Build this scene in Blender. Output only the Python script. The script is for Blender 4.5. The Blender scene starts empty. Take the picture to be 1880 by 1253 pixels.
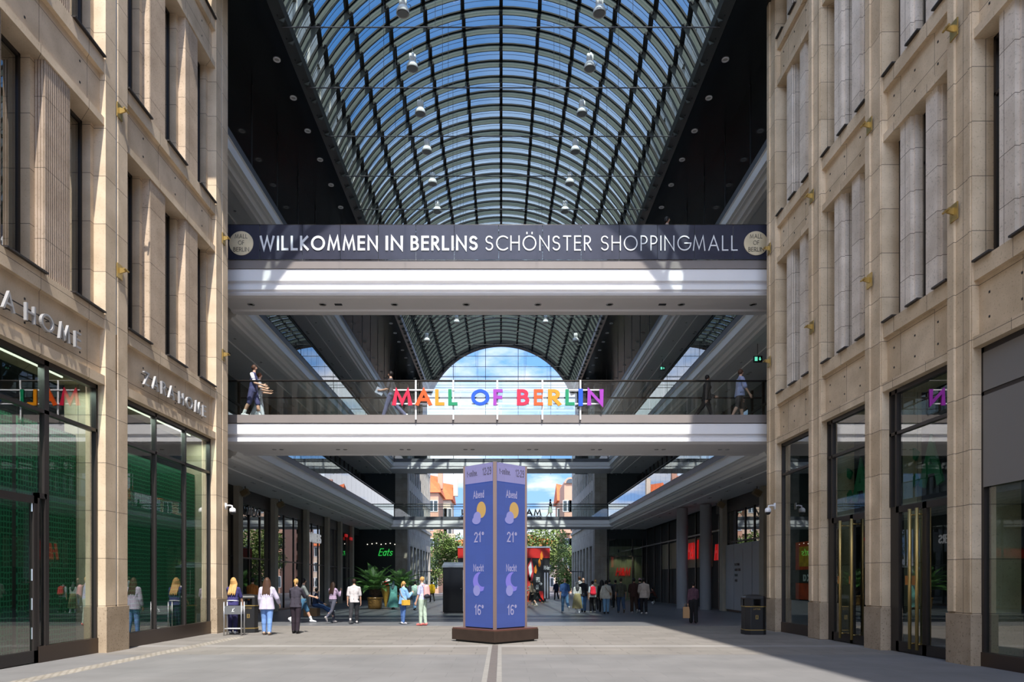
import bpy, bmesh, math, random
from mathutils import Vector, Matrix

# ---------------------------------------------------------------- camera, sky, sun, exposure
S = bpy.context.scene
COL = S.collection
RAD = math.radians
FPX, VX, VY, CAMZ = 1300.0, 920.0, 1062.0, 1.65          # focal length and vanishing point in 1880x1253 pixels
cam = bpy.data.cameras.new('camera')
cam.sensor_fit = 'HORIZONTAL'
cam.sensor_width = 36.0
cam.lens = 36.0 * FPX / 1880
cam.shift_x = (940 - VX) / 1880
cam.shift_y = (VY - 626.5) / 1880
cam.clip_end = 900
cam_o = bpy.data.objects.new('camera', cam)
cam_o.location = (0, 0, CAMZ)
cam_o.rotation_euler = (RAD(90), 0, 0)
COL.objects.link(cam_o)
S.camera = cam_o
S.view_settings.view_transform = 'Standard'
S.view_settings.look = 'None'
S.view_settings.gamma = 1
S.view_settings.use_curve_mapping = False
S.view_settings.exposure = 0.45
cy = S.cycles
cy.use_denoising = True
cy.max_bounces = 10
cy.diffuse_bounces = 6
cy.glossy_bounces = 4
cy.transmission_bounces = 4
cy.transparent_max_bounces = 24
cy.sample_clamp_indirect = 6
cy.caustics_reflective = False
cy.caustics_refractive = False

SUN_DIR = Vector((-.11, .645, -1)).normalized()
sun = bpy.data.lights.new('sun', 'SUN')
sun.energy = 5.6
sun.angle = RAD(.53)
sun.color = (1, .945, .86)
sun_o = bpy.data.objects.new('sun', sun)
sun_o.rotation_euler = SUN_DIR.to_track_quat('-Z', 'Y').to_euler()
sun_o.location = (6, -40, 60)
COL.objects.link(sun_o)

def make_world():
    w = bpy.data.worlds.new('sky')
    S.world = w
    w.use_nodes = True
    n, l = w.node_tree.nodes, w.node_tree.links
    n.clear()
    out = n.new('ShaderNodeOutputWorld')
    bg = n.new('ShaderNodeBackground')
    tc = n.new('ShaderNodeTexCoord')
    sep = n.new('ShaderNodeSeparateXYZ')
    l.new(tc.outputs['Generated'], sep.inputs[0])
    ramp = n.new('ShaderNodeValToRGB')
    cr = ramp.color_ramp
    cr.elements[0].position = 0.0
    cr.elements[0].color = (.27, .44, .80, 1)
    cr.elements[1].position = .6
    cr.elements[1].color = (.055, .168, .43, 1)
    e = cr.elements.new(.27)
    e.color = (.15, .34, .70, 1)
    l.new(sep.outputs['Z'], ramp.inputs[0])
    # clouds on a flat layer overhead
    mx = n.new('ShaderNodeMath'); mx.operation = 'MAXIMUM'; mx.inputs[1].default_value = 0.0
    l.new(sep.outputs['Z'], mx.inputs[0])
    ad = n.new('ShaderNodeMath'); ad.operation = 'ADD'; ad.inputs[1].default_value = .18
    l.new(mx.outputs[0], ad.inputs[0])
    dv = n.new('ShaderNodeVectorMath'); dv.operation = 'DIVIDE'
    cmb = n.new('ShaderNodeCombineXYZ')
    for i in range(3):
        l.new(ad.outputs[0], cmb.inputs[i])
    l.new(tc.outputs['Generated'], dv.inputs[0]); l.new(cmb.outputs[0], dv.inputs[1])
    no = n.new('ShaderNodeTexNoise')
    no.inputs['Scale'].default_value = 1.5
    no.inputs['Detail'].default_value = 9
    no.inputs['Roughness'].default_value = .58
    mp = n.new('ShaderNodeMapping'); mp.inputs['Location'].default_value = (3.1, .9, 0)
    l.new(dv.outputs[0], mp.inputs[0]); l.new(mp.outputs[0], no.inputs['Vector'])
    r2 = n.new('ShaderNodeValToRGB')
    r2.color_ramp.elements[0].position = .43
    r2.color_ramp.elements[0].color = (0, 0, 0, 1)
    r2.color_ramp.elements[1].position = .56
    r2.color_ramp.elements[1].color = (1, 1, 1, 1)
    l.new(no.outputs['Fac'], r2.inputs[0])
    # thinner cloud cover towards the zenith
    r3 = n.new('ShaderNodeValToRGB')
    r3.color_ramp.elements[0].position = .36
    r3.color_ramp.elements[0].color = (1, 1, 1, 1)
    r3.color_ramp.elements[1].position = .6
    r3.color_ramp.elements[1].color = (.12, .12, .12, 1)
    l.new(sep.outputs['Z'], r3.inputs[0])
    # extra cloud added to the unseen sky behind the viewer as fill light
    so = n.new('ShaderNodeMapRange'); so.inputs['From Min'].default_value = .1; so.inputs['From Max'].default_value = -.5
    l.new(sep.outputs['Y'], so.inputs['Value'])
    mm = n.new('ShaderNodeMath'); mm.operation = 'MAXIMUM'
    l.new(r3.outputs[0], mm.inputs[0]); l.new(so.outputs[0], mm.inputs[1])
    mu = n.new('ShaderNodeMath'); mu.operation = 'MULTIPLY'
    l.new(r2.outputs[0], mu.inputs[0]); l.new(mm.outputs[0], mu.inputs[1])
    mix = n.new('ShaderNodeMixRGB')
    mix.inputs[2].default_value = (.72, .75, .83, 1)
    l.new(mu.outputs[0], mix.inputs[0]); l.new(ramp.outputs[0], mix.inputs[1])
    # unseen sky behind the viewer, the sun's side, boosted to fill the facades
    br = n.new('ShaderNodeMapRange'); br.inputs['From Min'].default_value = .15; br.inputs['From Max'].default_value = -.6
    br.inputs['To Min'].default_value = 1.0; br.inputs['To Max'].default_value = 2.6
    l.new(sep.outputs['Y'], br.inputs['Value'])
    sc = n.new('ShaderNodeVectorMath'); sc.operation = 'SCALE'
    l.new(mix.outputs[0], sc.inputs[0]); l.new(br.outputs[0], sc.inputs['Scale'])
    l.new(sc.outputs[0], bg.inputs[0])
    bg.inputs[1].default_value = 1.35
    l.new(bg.outputs[0], out.inputs[0])
make_world()

# ---------------------------------------------------------------- materials
def newmat(name):
    m = bpy.data.materials.new(name)
    m.use_nodes = True
    nt = m.node_tree
    return m, nt.nodes, nt.links, nt.nodes['Principled BSDF']

def mat(name, col, rough=.6, metal=0., var=0., scale=8., bump=0., emit=0., spec=.5, detail=4):
    """plain surface with an optional noise mottle in colour and bump"""
    m, n, l, b = newmat(name)
    b.inputs['Base Color'].default_value = (*col, 1)
    b.inputs['Roughness'].default_value = rough
    b.inputs['Metallic'].default_value = metal
    b.inputs['Specular IOR Level'].default_value = spec
    if emit:
        b.inputs['Emission Color'].default_value = (*col, 1)
        b.inputs['Emission Strength'].default_value = emit
    if var or bump:
        tc = n.new('ShaderNodeTexCoord')
        no = n.new('ShaderNodeTexNoise')
        no.inputs['Scale'].default_value = scale
        no.inputs['Detail'].default_value = detail
        l.new(tc.outputs['Object'], no.inputs['Vector'])
        if var:
            r = n.new('ShaderNodeValToRGB')
            r.color_ramp.elements[0].position = .3
            r.color_ramp.elements[1].position = .7
            r.color_ramp.elements[0].color = (*[c * (1 - var) for c in col], 1)
            r.color_ramp.elements[1].color = (*[min(1, c * (1 + var)) for c in col], 1)
            l.new(no.outputs['Fac'], r.inputs[0])
            l.new(r.outputs[0], b.inputs['Base Color'])
        if bump:
            bp = n.new('ShaderNodeBump')
            bp.inputs['Strength'].default_value = bump
            bp.inputs['Distance'].default_value = .02
            l.new(no.outputs['Fac'], bp.inputs['Height'])
            l.new(bp.outputs[0], b.inputs['Normal'])
    return m

def glow(name, col, e=1.0):
    """lit display pixel colour on a dark panel"""
    m, n, l, b = newmat(name)
    b.inputs['Base Color'].default_value = (.025, .025, .03, 1)
    b.inputs['Roughness'].default_value = .6
    b.inputs['Emission Color'].default_value = (*col, 1)
    b.inputs['Emission Strength'].default_value = e
    return m

def stone(name, c1, c2, bw=1.5, bh=1.04, ribs=0., pit=.5, joint=(.16, .13, .1), off=0.0):
    """limestone cladding: panel joints in the facade plane, a blotchy tone and small pits"""
    m, n, l, b = newmat(name)
    g = n.new('ShaderNodeNewGeometry')
    sp = n.new('ShaderNodeSeparateXYZ'); l.new(g.outputs['Position'], sp.inputs[0])
    ad = n.new('ShaderNodeMath'); ad.operation = 'ADD'
    l.new(sp.outputs[0], ad.inputs[0]); l.new(sp.outputs[1], ad.inputs[1])
    cb = n.new('ShaderNodeCombineXYZ')
    l.new(ad.outputs[0], cb.inputs[0]); l.new(sp.outputs[2], cb.inputs[1])
    br = n.new('ShaderNodeTexBrick')
    br.offset = off
    br.inputs['Scale'].default_value = 1
    br.inputs['Brick Width'].default_value = bw
    br.inputs['Row Height'].default_value = bh
    br.inputs['Mortar Size'].default_value = .006
    br.inputs['Mortar Smooth'].default_value = 0
    br.inputs['Color1'].default_value = (*c1, 1)
    br.inputs['Color2'].default_value = (*c2, 1)
    br.inputs['Mortar'].default_value = (*joint, 1)
    l.new(cb.outputs[0], br.inputs['Vector'])
    no = n.new('ShaderNodeTexNoise'); no.inputs['Scale'].default_value = 1.7; no.inputs['Detail'].default_value = 8
    l.new(g.outputs['Position'], no.inputs['Vector'])
    r = n.new('ShaderNodeValToRGB')
    r.color_ramp.elements[0].position = .3; r.color_ramp.elements[0].color = (.8, .78, .75, 1)
    r.color_ramp.elements[1].position = .7; r.color_ramp.elements[1].color = (1.08, 1.08, 1.08, 1)
    l.new(no.outputs['Fac'], r.inputs[0])
    mx = n.new('ShaderNodeMixRGB'); mx.blend_type = 'MULTIPLY'; mx.inputs[0].default_value = 1
    l.new(br.outputs['Color'], mx.inputs[1]); l.new(r.outputs[0], mx.inputs[2])
    n2 = n.new('ShaderNodeTexNoise'); n2.inputs['Scale'].default_value = 26; n2.inputs['Detail'].default_value = 3
    l.new(g.outputs['Position'], n2.inputs['Vector'])
    r2 = n.new('ShaderNodeValToRGB')
    r2.color_ramp.elements[0].position = .3; r2.color_ramp.elements[0].color = (1 - pit, 1 - pit, 1 - pit * 1.1, 1)
    r2.color_ramp.elements[1].position = .42; r2.color_ramp.elements[1].color = (1, 1, 1, 1)
    l.new(n2.outputs['Fac'], r2.inputs[0])
    m2 = n.new('ShaderNodeMixRGB'); m2.blend_type = 'MULTIPLY'; m2.inputs[0].default_value = 1
    l.new(mx.outputs[0], m2.inputs[1]); l.new(r2.outputs[0], m2.inputs[2])
    l.new(m2.outputs[0], b.inputs['Base Color'])
    b.inputs['Roughness'].default_value = .82
    b.inputs['Specular IOR Level'].default_value = .25
    bp = n.new('ShaderNodeBump'); bp.inputs['Strength'].default_value = .3; bp.inputs['Distance'].default_value = .01
    l.new(r2.outputs[0], bp.inputs['Height'])
    l.new(bp.outputs[0], b.inputs['Normal'])
    if ribs:
        wv = n.new('ShaderNodeTexWave'); wv.wave_type = 'BANDS'; wv.bands_direction = 'X'
        wv.inputs['Scale'].default_value = ribs
        l.new(cb.outputs[0], wv.inputs['Vector'])
        b2 = n.new('ShaderNodeBump'); b2.inputs['Strength'].default_value = 1; b2.inputs['Distance'].default_value = .03
        l.new(wv.outputs['Fac'], b2.inputs['Height']); l.new(bp.outputs[0], b2.inputs['Normal'])
        l.new(b2.outputs[0], b.inputs['Normal'])
    return m

def glass(name, tint=(.8, .9, .88), refl=.1, rough=0., fres=1.5, rcol=(1, 1, 1), wave=0., pattern=None):
    """thin pane: see-through tint plus mirror reflection that grows at grazing angles"""
    m, n, l, b = newmat(name)
    n.remove(b)
    out = n['Material Output']
    tr = n.new('ShaderNodeBsdfTransparent'); tr.inputs[0].default_value = (*tint, 1)
    gl = n.new('ShaderNodeBsdfGlossy'); gl.inputs['Roughness'].default_value = rough
    gl.inputs['Color'].default_value = (*rcol, 1)
    fr = n.new('ShaderNodeLayerWeight'); fr.inputs[0].default_value = .5
    pw = n.new('ShaderNodeMath'); pw.operation = 'POWER'; pw.inputs[1].default_value = 4.2
    l.new(fr.outputs['Facing'], pw.inputs[0])
    ma = n.new('ShaderNodeMath'); ma.operation = 'MULTIPLY_ADD'; ma.inputs[1].default_value = .94 - refl; ma.inputs[2].default_value = refl + .04; ma.use_clamp = True
    l.new(pw.outputs[0], ma.inputs[0])
    mx = n.new('ShaderNodeMixShader')
    l.new(ma.outputs[0], mx.inputs[0]); l.new(tr.outputs[0], mx.inputs[1]); l.new(gl.outputs[0], mx.inputs[2])
    if wave:
        tc = n.new('ShaderNodeNewGeometry')
        no = n.new('ShaderNodeTexNoise'); no.inputs['Scale'].default_value = .9; no.inputs['Detail'].default_value = 1
        l.new(tc.outputs['Position'], no.inputs['Vector'])
        bp = n.new('ShaderNodeBump'); bp.inputs['Strength'].default_value = wave; bp.inputs['Distance'].default_value = .02
        l.new(no.outputs['Fac'], bp.inputs['Height']); l.new(bp.outputs[0], gl.inputs['Normal'])
    l.new(mx.outputs[0], out.inputs[0])
    return m

def screen_mat(name):
    """dark shop backdrop with a printed hexagon lattice"""
    m, n, l, b = newmat(name)
    g = n.new('ShaderNodeNewGeometry')
    mp = n.new('ShaderNodeMapping')
    mp.inputs['Scale'].default_value = (0, 13, 9.5)
    l.new(g.outputs['Position'], mp.inputs[0])
    v = n.new('ShaderNodeTexVoronoi'); v.feature = 'DISTANCE_TO_EDGE'; v.inputs['Randomness'].default_value = .25
    v.inputs['Scale'].default_value = 1
    l.new(mp.outputs[0], v.inputs['Vector'])
    r = n.new('ShaderNodeValToRGB'); r.color_ramp.interpolation = 'CONSTANT'
    r.color_ramp.elements[0].color = (.045, .30, .15, 1)
    r.color_ramp.elements[1].position = .13
    r.color_ramp.elements[1].color = (.006, .075, .035, 1)
    l.new(v.outputs['Distance'], r.inputs[0]); l.new(r.outputs[0], b.inputs['Base Color'])
    b.inputs['Roughness'].default_value = .6
    return m

def paving_mat(name):
    """square setts near the camera, long tan slabs further in, polished dark slabs inside the hall"""
    m, n, l, b = newmat(name)
    g = n.new('ShaderNodeNewGeometry')
    sp = n.new('ShaderNodeSeparateXYZ'); l.new(g.outputs['Position'], sp.inputs[0])
    def brick(w, h, c1, c2, mo, ms):
        br = n.new('ShaderNodeTexBrick')
        br.inputs['Scale'].default_value = 1
        br.inputs['Brick Width'].default_value = w; br.inputs['Row Height'].default_value = h
        br.inputs['Mortar Size'].default_value = ms
        br.inputs['Color1'].default_value = (*c1, 1); br.inputs['Color2'].default_value = (*c2, 1)
        br.inputs['Mortar'].default_value = (*mo, 1)
        l.new(g.outputs['Position'], br.inputs['Vector'])
        return br
    a = brick(.9, .6, (.165, .162, .162), (.178, .173, .172), (.142, .139, .138), .006)
    c = brick(1.1, .42, (.18, .167, .152), (.21, .194, .178), (.13, .12, .108), .012)
    d = brick(1.2, .6, (.13, .135, .145), (.155, .16, .17), (.09, .09, .10), .008)
    def step(sock, edge, w=.02):
        mr = n.new('ShaderNodeMapRange'); mr.inputs['From Min'].default_value = edge - w; mr.inputs['From Max'].default_value = edge + w
        l.new(sock, mr.inputs['Value']); return mr.outputs[0]
    def mixc(f, x, y):
        q = n.new('ShaderNodeMixRGB'); l.new(f, q.inputs[0])
        for i, s in ((1, x), (2, y)):
            if isinstance(s, tuple): q.inputs[i].default_value = (*s, 1)
            else: l.new(s, q.inputs[i])
        return q.outputs[0]
    col = mixc(step(sp.outputs[1], 15.0), a.outputs[0], c.outputs[0])
    col = mixc(step(sp.outputs[1], 25.3), col, d.outputs[0])
    # pale crossing course
    s1, s2 = step(sp.outputs[1], 16.85), step(sp.outputs[1], 17.3)
    sb = n.new('ShaderNodeMath'); sb.operation = 'SUBTRACT'; l.new(s1, sb.inputs[0]); l.new(s2, sb.inputs[1])
    m5 = n.new('ShaderNodeMath'); m5.operation = 'MULTIPLY'; m5.inputs[1].default_value = .7; l.new(sb.outputs[0], m5.inputs[0])
    col = mixc(m5.outputs[0], col, (.29, .28, .27))
    # band of small setts along the left shop front
    s3, s4 = step(sp.outputs[0], -7.55), step(sp.outputs[0], -7.2)
    s5 = n.new('ShaderNodeMath'); s5.operation = 'SUBTRACT'; l.new(s3, s5.inputs[0]); l.new(s4, s5.inputs[1])
    s6 = step(sp.outputs[1], 20.0)
    s7 = n.new('ShaderNodeMath'); s7.operation = 'SUBTRACT'; s7.use_clamp = True; l.new(s5.outputs[0], s7.inputs[0]); l.new(s6, s7.inputs[1])
    e = brick(.11, .11, (.26, .235, .20), (.36, .33, .29), (.17, .15, .12), .012)
    col = mixc(s7.outputs[0], col, e.outputs[0])
    no = n.new('ShaderNodeTexNoise'); no.inputs['Scale'].default_value = .9; no.inputs['Detail'].default_value = 7
    l.new(g.outputs['Position'], no.inputs['Vector'])
    r = n.new('ShaderNodeValToRGB')
    r.color_ramp.elements[0].position = .3; r.color_ramp.elements[0].color = (.86, .86, .86, 1)
    r.color_ramp.elements[1].position = .7; r.color_ramp.elements[1].color = (1.08, 1.08, 1.08, 1)
    l.new(no.outputs['Fac'], r.inputs[0])
    mx = n.new('ShaderNodeMixRGB'); mx.blend_type = 'MULTIPLY'; mx.inputs[0].default_value = 1
    l.new(col, mx.inputs[1]); l.new(r.outputs[0], mx.inputs[2])
    l.new(mx.outputs[0], b.inputs['Base Color'])
    ro = n.new('ShaderNodeMapRange'); ro.inputs['From Min'].default_value = 24.8; ro.inputs['From Max'].default_value = 25.6
    ro.inputs['To Min'].default_value = .75; ro.inputs['To Max'].default_value = .38
    l.new(sp.outputs[1], ro.inputs['Value']); l.new(ro.outputs[0], b.inputs['Roughness'])
    b.inputs['Specular IOR Level'].default_value = .35
    return m

M = {}
M['stoneL'] = stone('limestone_cladding', (.60, .48, .345), (.67, .54, .395), bw=1.55, pit=.14)
M['stoneR'] = stone('travertine_cladding', (.60, .47, .32), (.72, .585, .42), bw=1.21, bh=1.0, pit=.22)
M['pier'] = stone('pale_travertine', (.72, .64, .55), (.80, .72, .63), bw=3, bh=.9, pit=.3)
M['piersL'] = stone('pitted_limestone', (.50, .39, .29), (.56, .44, .33), bw=2.2, bh=1.35, pit=.35)
M['ribbed'] = stone('ribbed_limestone', (.50, .39, .30), (.56, .44, .34), bw=2.2, bh=1.35, pit=.2, ribs=5.5)
M['plinth'] = stone('granite_plinth', (.40, .315, .225), (.44, .35, .255), bw=4, bh=3, pit=.45)
M['greystone'] = stone('grey_stone', (.33, .30, .255), (.38, .35, .30), bw=1.3, bh=1.2, pit=.15)
M['palestone'] = stone('pale_grey_stone', (.52, .50, .46), (.58, .56, .52), bw=1.3, bh=1.2, pit=.1)
M['paving'] = paving_mat('paving')
M['frame'] = mat('bronze_frame', (.035, .030, .028), .4, .3)
M['bronze'] = mat('bronze_kickplate', (.085, .062, .050), .35, .6)
M['black'] = mat('black_metal', (.012, .012, .013), .45)
M['blackgloss'] = mat('black_ceiling_panel', (.010, .012, .013), .22, spec=.5)
M['roofsteel'] = mat('roof_steel', (.008, .008, .009), .6, 0, spec=.2)
M['riser'] = mat('grey_louvre', (.085, .098, .092), .7, var=.08, scale=2, spec=.2)
M['white'] = mat('white_render', (.80, .79, .80), .55, var=.015, scale=1.5)
M['soffit'] = mat('white_soffit', (.78, .77, .755), .6, var=.02, scale=1)
M['gallery'] = mat('gallery_plaster', (.85, .85, .83), .55, var=.02, scale=.8)
M['darkband'] = mat('grey_brown_panel', (.21, .185, .175), .5, var=.06, scale=1.2)
M['greyband'] = mat('grey_edge_panel', (.10, .105, .12), .5, var=.1, scale=2)
M['steel'] = mat('brushed_steel', (.55, .55, .56), .3, .9)
M['silver'] = mat('silver_letter', (.52, .52, .53), .38, .55)
M['whitesteel'] = mat('white_steel', (.82, .82, .83), .4)
M['brass'] = mat('brass', (.50, .35, .12), .35, .75)
M['gold'] = mat('gold_disc', (.72, .60, .40), .5, .25, var=.18, scale=1.2)
M['banner'] = mat('navy_banner_panel', (.034, .036, .058), .28, var=.12, scale=3, spec=.4)
M['lettering'] = mat('white_lettering', (.80, .82, .84), .4)
M['blackprint'] = mat('black_lettering', (.02, .018, .015), .5)
M['pane'] = glass('shop_glass', (.66, .80, .74), .16, wave=.02)
M['upane'] = glass('window_glass', (.32, .42, .40), .2)
M['darkpane'] = glass('dark_shop_glass', (.16, .19, .19), .14, wave=.05)
M['rail_glass'] = glass('balustrade_glass', (.80, .88, .86), .05)
M['gal_glass'] = glass('gallery_glass', (.55, .66, .64), .10, wave=.03)
M['roofglass'] = glass('roof_glass', (.66, .76, .76), .0)
M['hex'] = screen_mat('hexagon_backdrop')
M['interior'] = mat('dark_interior', (.03, .034, .032), .8)
M['greydoor'] = mat('grey_blind', (.20, .19, .18), .7)
M['hoarding'] = mat('pale_hoarding', (.50, .52, .55), .6)
M['beigewall'] = mat('beige_display_wall', (.40, .36, .24), .7)
M['redsign'] = mat('red_sign', (.80, .02, .02), .5, emit=.22)
M['leafgreen'] = mat('green_lettering', (.03, .22, .10), .5)
M['column'] = mat('grey_column', (.33, .33, .34), .6)
M['lampwhite'] = mat('lamp_housing', (.78, .79, .78), .35)
M['lamplens'] = mat('lamp_lens', (.35, .36, .36), .2)
M['cable'] = mat('cable', (.05, .05, .055), .5)

# ---------------------------------------------------------------- mesh helpers
WL = {}      # world location of the Empties and parents built here

class MB:
    def __init__(s): s.v = []; s.f = []
    def add(s, vs, fs):
        o = len(s.v); s.v += [tuple(v) for v in vs]; s.f += [tuple(i + o for i in f) for f in fs]; return s
    def box(s, x0, x1, y0, y1, z0, z1):
        if x0 > x1: x0, x1 = x1, x0
        return s.add([(x0, y0, z0), (x1, y0, z0), (x1, y1, z0), (x0, y1, z0), (x0, y0, z1), (x1, y0, z1), (x1, y1, z1), (x0, y1, z1)],
                     [(0, 3, 2, 1), (4, 5, 6, 7), (0, 1, 5, 4), (1, 2, 6, 5), (2, 3, 7, 6), (3, 0, 4, 7)])
    def obox(s, c, d, mtx=None):
        hx, hy, hz = d[0] / 2, d[1] / 2, d[2] / 2
        vs = [Vector((x * hx, y * hy, z * hz)) for z in (-1, 1) for y in (-1, 1) for x in (-1, 1)]
        if mtx is not None: vs = [mtx @ v for v in vs]
        return s.add([v + Vector(c) for v in vs], [(0, 2, 3, 1), (4, 5, 7, 6), (0, 1, 5, 4), (1, 3, 7, 5), (3, 2, 6, 7), (2, 0, 4, 6)])
    def quad(s, *p): return s.add(p, [tuple(range(len(p)))])
    def cone(s, a, ra, b, rb, n=14, sy=1.0):
        """flat-ended frustum, cross-section squeezed along y by sy"""
        a, b = Vector(a), Vector(b)
        vs = [p + Vector((r * math.cos(6.28318 * k / n), r * sy * math.sin(6.28318 * k / n), 0)) for p, r in ((a, ra), (b, rb)) for k in range(n)]
        return s.add(vs, [tuple(range(n)), tuple(range(2 * n - 1, n - 1, -1))] + [(k, (k + 1) % n, n + (k + 1) % n, n + k) for k in range(n)])
    def prism(s, poly, fn, t0, t1):
        """poly: 2D points; fn(a, b, t) -> 3D point"""
        n = len(poly)
        vs = [fn(a, b, t0) for a, b in poly] + [fn(a, b, t1) for a, b in poly]
        fs = [tuple(range(n))[::-1], tuple(range(n, 2 * n))] + [(i, (i + 1) % n, n + (i + 1) % n, n + i) for i in range(n)]
        return s.add(vs, fs)
    def tube(s, pts, r, n=6, caps=True, r1=None):
        pts = [Vector(p) for p in pts]
        rings, m = [], len(pts)
        ref = None
        for i, p in enumerate(pts):
            d = (pts[min(i + 1, m - 1)] - pts[max(i - 1, 0)]).normalized()
            if ref is None:
                ref = d.cross(Vector((0, 0, 1)) if abs(d.z) < .9 else Vector((1, 0, 0))).normalized()
            u = (ref - d * ref.dot(d)).normalized(); w = d.cross(u); ref = u
            rr = r if r1 is None else r + (r1 - r) * i / (m - 1)
            rings.append([p + (u * math.cos(6.28318 * k / n) + w * math.sin(6.28318 * k / n)) * rr for k in range(n)])
        vs = [v for g in rings for v in g]
        fs = [(i * n + k, i * n + (k + 1) % n, (i + 1) * n + (k + 1) % n, (i + 1) * n + k) for i in range(m - 1) for k in range(n)]
        if caps: fs += [tuple(range(n))[::-1], tuple((m - 1) * n + k for k in range(n))]
        return s.add(vs, fs)
    def lathe(s, prof, c=(0, 0, 0), n=20, sx=1, sy=1):
        vs = [(c[0] + r * sx * math.cos(6.28318 * k / n), c[1] + r * sy * math.sin(6.28318 * k / n), c[2] + z) for r, z in prof for k in range(n)]
        m = len(prof)
        fs = [(i * n + k, i * n + (k + 1) % n, (i + 1) * n + (k + 1) % n, (i + 1) * n + k) for i in range(m - 1) for k in range(n)]
        fs += [tuple(range(n))[::-1], tuple((m - 1) * n + k for k in range(n))]
        return s.add(vs, fs)
    def ball(s, c, r, n=10, sc=(1, 1, 1), mtx=None):
        vs, fs, m = [], [], max(4, n * 2 // 3)
        for i in range(m + 1):
            t = math.pi * i / m
            for k in range(n):
                p = Vector((math.sin(t) * math.cos(6.28318 * k / n) * sc[0], math.sin(t) * math.sin(6.28318 * k / n) * sc[1], math.cos(t) * sc[2])) * r
                vs.append((mtx @ p if mtx is not None else p) + Vector(c))
        fs = [(i * n + k, (i + 1) * n + k, (i + 1) * n + (k + 1) % n, i * n + (k + 1) % n) for i in range(m) for k in range(n)]
        return s.add(vs, fs)
    def caps(s, a, ra, b, rb, n=10):
        """tapered capsule from a to b"""
        a, b = Vector(a), Vector(b); d = b - a; L = d.length
        if L < 1e-6: return s.ball(a, ra, n)
        d /= L
        u = d.cross(Vector((0, 0, 1)) if abs(d.z) < .9 else Vector((1, 0, 0))).normalized(); w = d.cross(u)
        prof = [(-ra * math.cos(t), ra * math.sin(t)) for t in (0.15, .6, 1.1, 1.57)] + [(L + rb * math.sin(t), rb * math.cos(t)) for t in (0, .5, 1., 1.42)]
        vs = [a + d * h + (u * math.cos(6.28318 * k / n) + w * math.sin(6.28318 * k / n)) * r for h, r in prof for k in range(n)]
        m = len(prof)
        fs = [(i * n + k, i * n + (k + 1) % n, (i + 1) * n + (k + 1) % n, (i + 1) * n + k) for i in range(m - 1) for k in range(n)]
        fs += [tuple(range(n))[::-1], tuple((m - 1) * n + k for k in range(n))]
        return s.add(vs, fs)
    def build(s, name, m, parent=None, smooth=False, local=False, bevel=0.):
        off = Vector((0, 0, 0)) if local or parent is None else WL.get(parent.name, Vector((0, 0, 0)))
        me = bpy.data.meshes.new(name)
        me.from_pydata([(v[0] - off.x, v[1] - off.y, v[2] - off.z) for v in s.v], [], s.f)
        if s.f and not getattr(s, 'raw', False):
            bm = bmesh.new(); bm.from_mesh(me)
            bmesh.ops.recalc_face_normals(bm, faces=bm.faces); bm.to_mesh(me); bm.free()
        me.materials.append(M[m] if isinstance(m, str) else m)
        if smooth: me.polygons.foreach_set('use_smooth', [True] * len(me.polygons))
        o = bpy.data.objects.new(name, me); COL.objects.link(o)
        if parent is not None:
            o.parent = parent
            WL[o.name] = WL.get(parent.name, Vector((0, 0, 0)))
        if bevel:
            bv = o.modifiers.new('bevel', 'BEVEL'); bv.width = bevel; bv.segments = 2; bv.limit_method = 'ANGLE'
        return o

def tag(o, label=None, cat=None, group=None, kind=None):
    if label: o['label'] = label
    if cat: o['category'] = cat
    if group: o['group'] = group
    if kind: o['kind'] = kind
    return o

def empty(name, loc, label=None, cat=None, group=None, kind=None, rz=0):
    o = bpy.data.objects.new(name, None); COL.objects.link(o)
    o.location = loc; o.rotation_euler = (0, 0, rz); o.empty_display_size = .2
    WL[o.name] = Vector(loc)
    return tag(o, label, cat, group, kind)

def struct(mb, name, m, **k): return tag(mb.build(name, m, **k), kind='structure')

def dup(root, loc, rz=None, label=None, group=None):
    r = root.copy(); COL.objects.link(r); r.location = loc
    if rz is not None: r.rotation_euler = (0, 0, rz)
    if label: r['label'] = label
    if group: r['group'] = group
    for ch in list(root.children):
        c = ch.copy(); COL.objects.link(c); c.parent = r
        for g in list(ch.children):
            d = g.copy(); COL.objects.link(d); d.parent = c
    return r

def P(x, y, Y):                      # a pixel of the 1880x1253 frame at depth Y -> world point
    return Vector(((x - VX) / FPX * Y, Y, CAMZ + (VY - y) / FPX * Y))
def gz(Y): return .05 - .008 * (Y - 12)          # the street falls gently away from the camera
def gY(y): return 1955 / (y - 1072.4)            # depth of a ground pixel row

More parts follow.
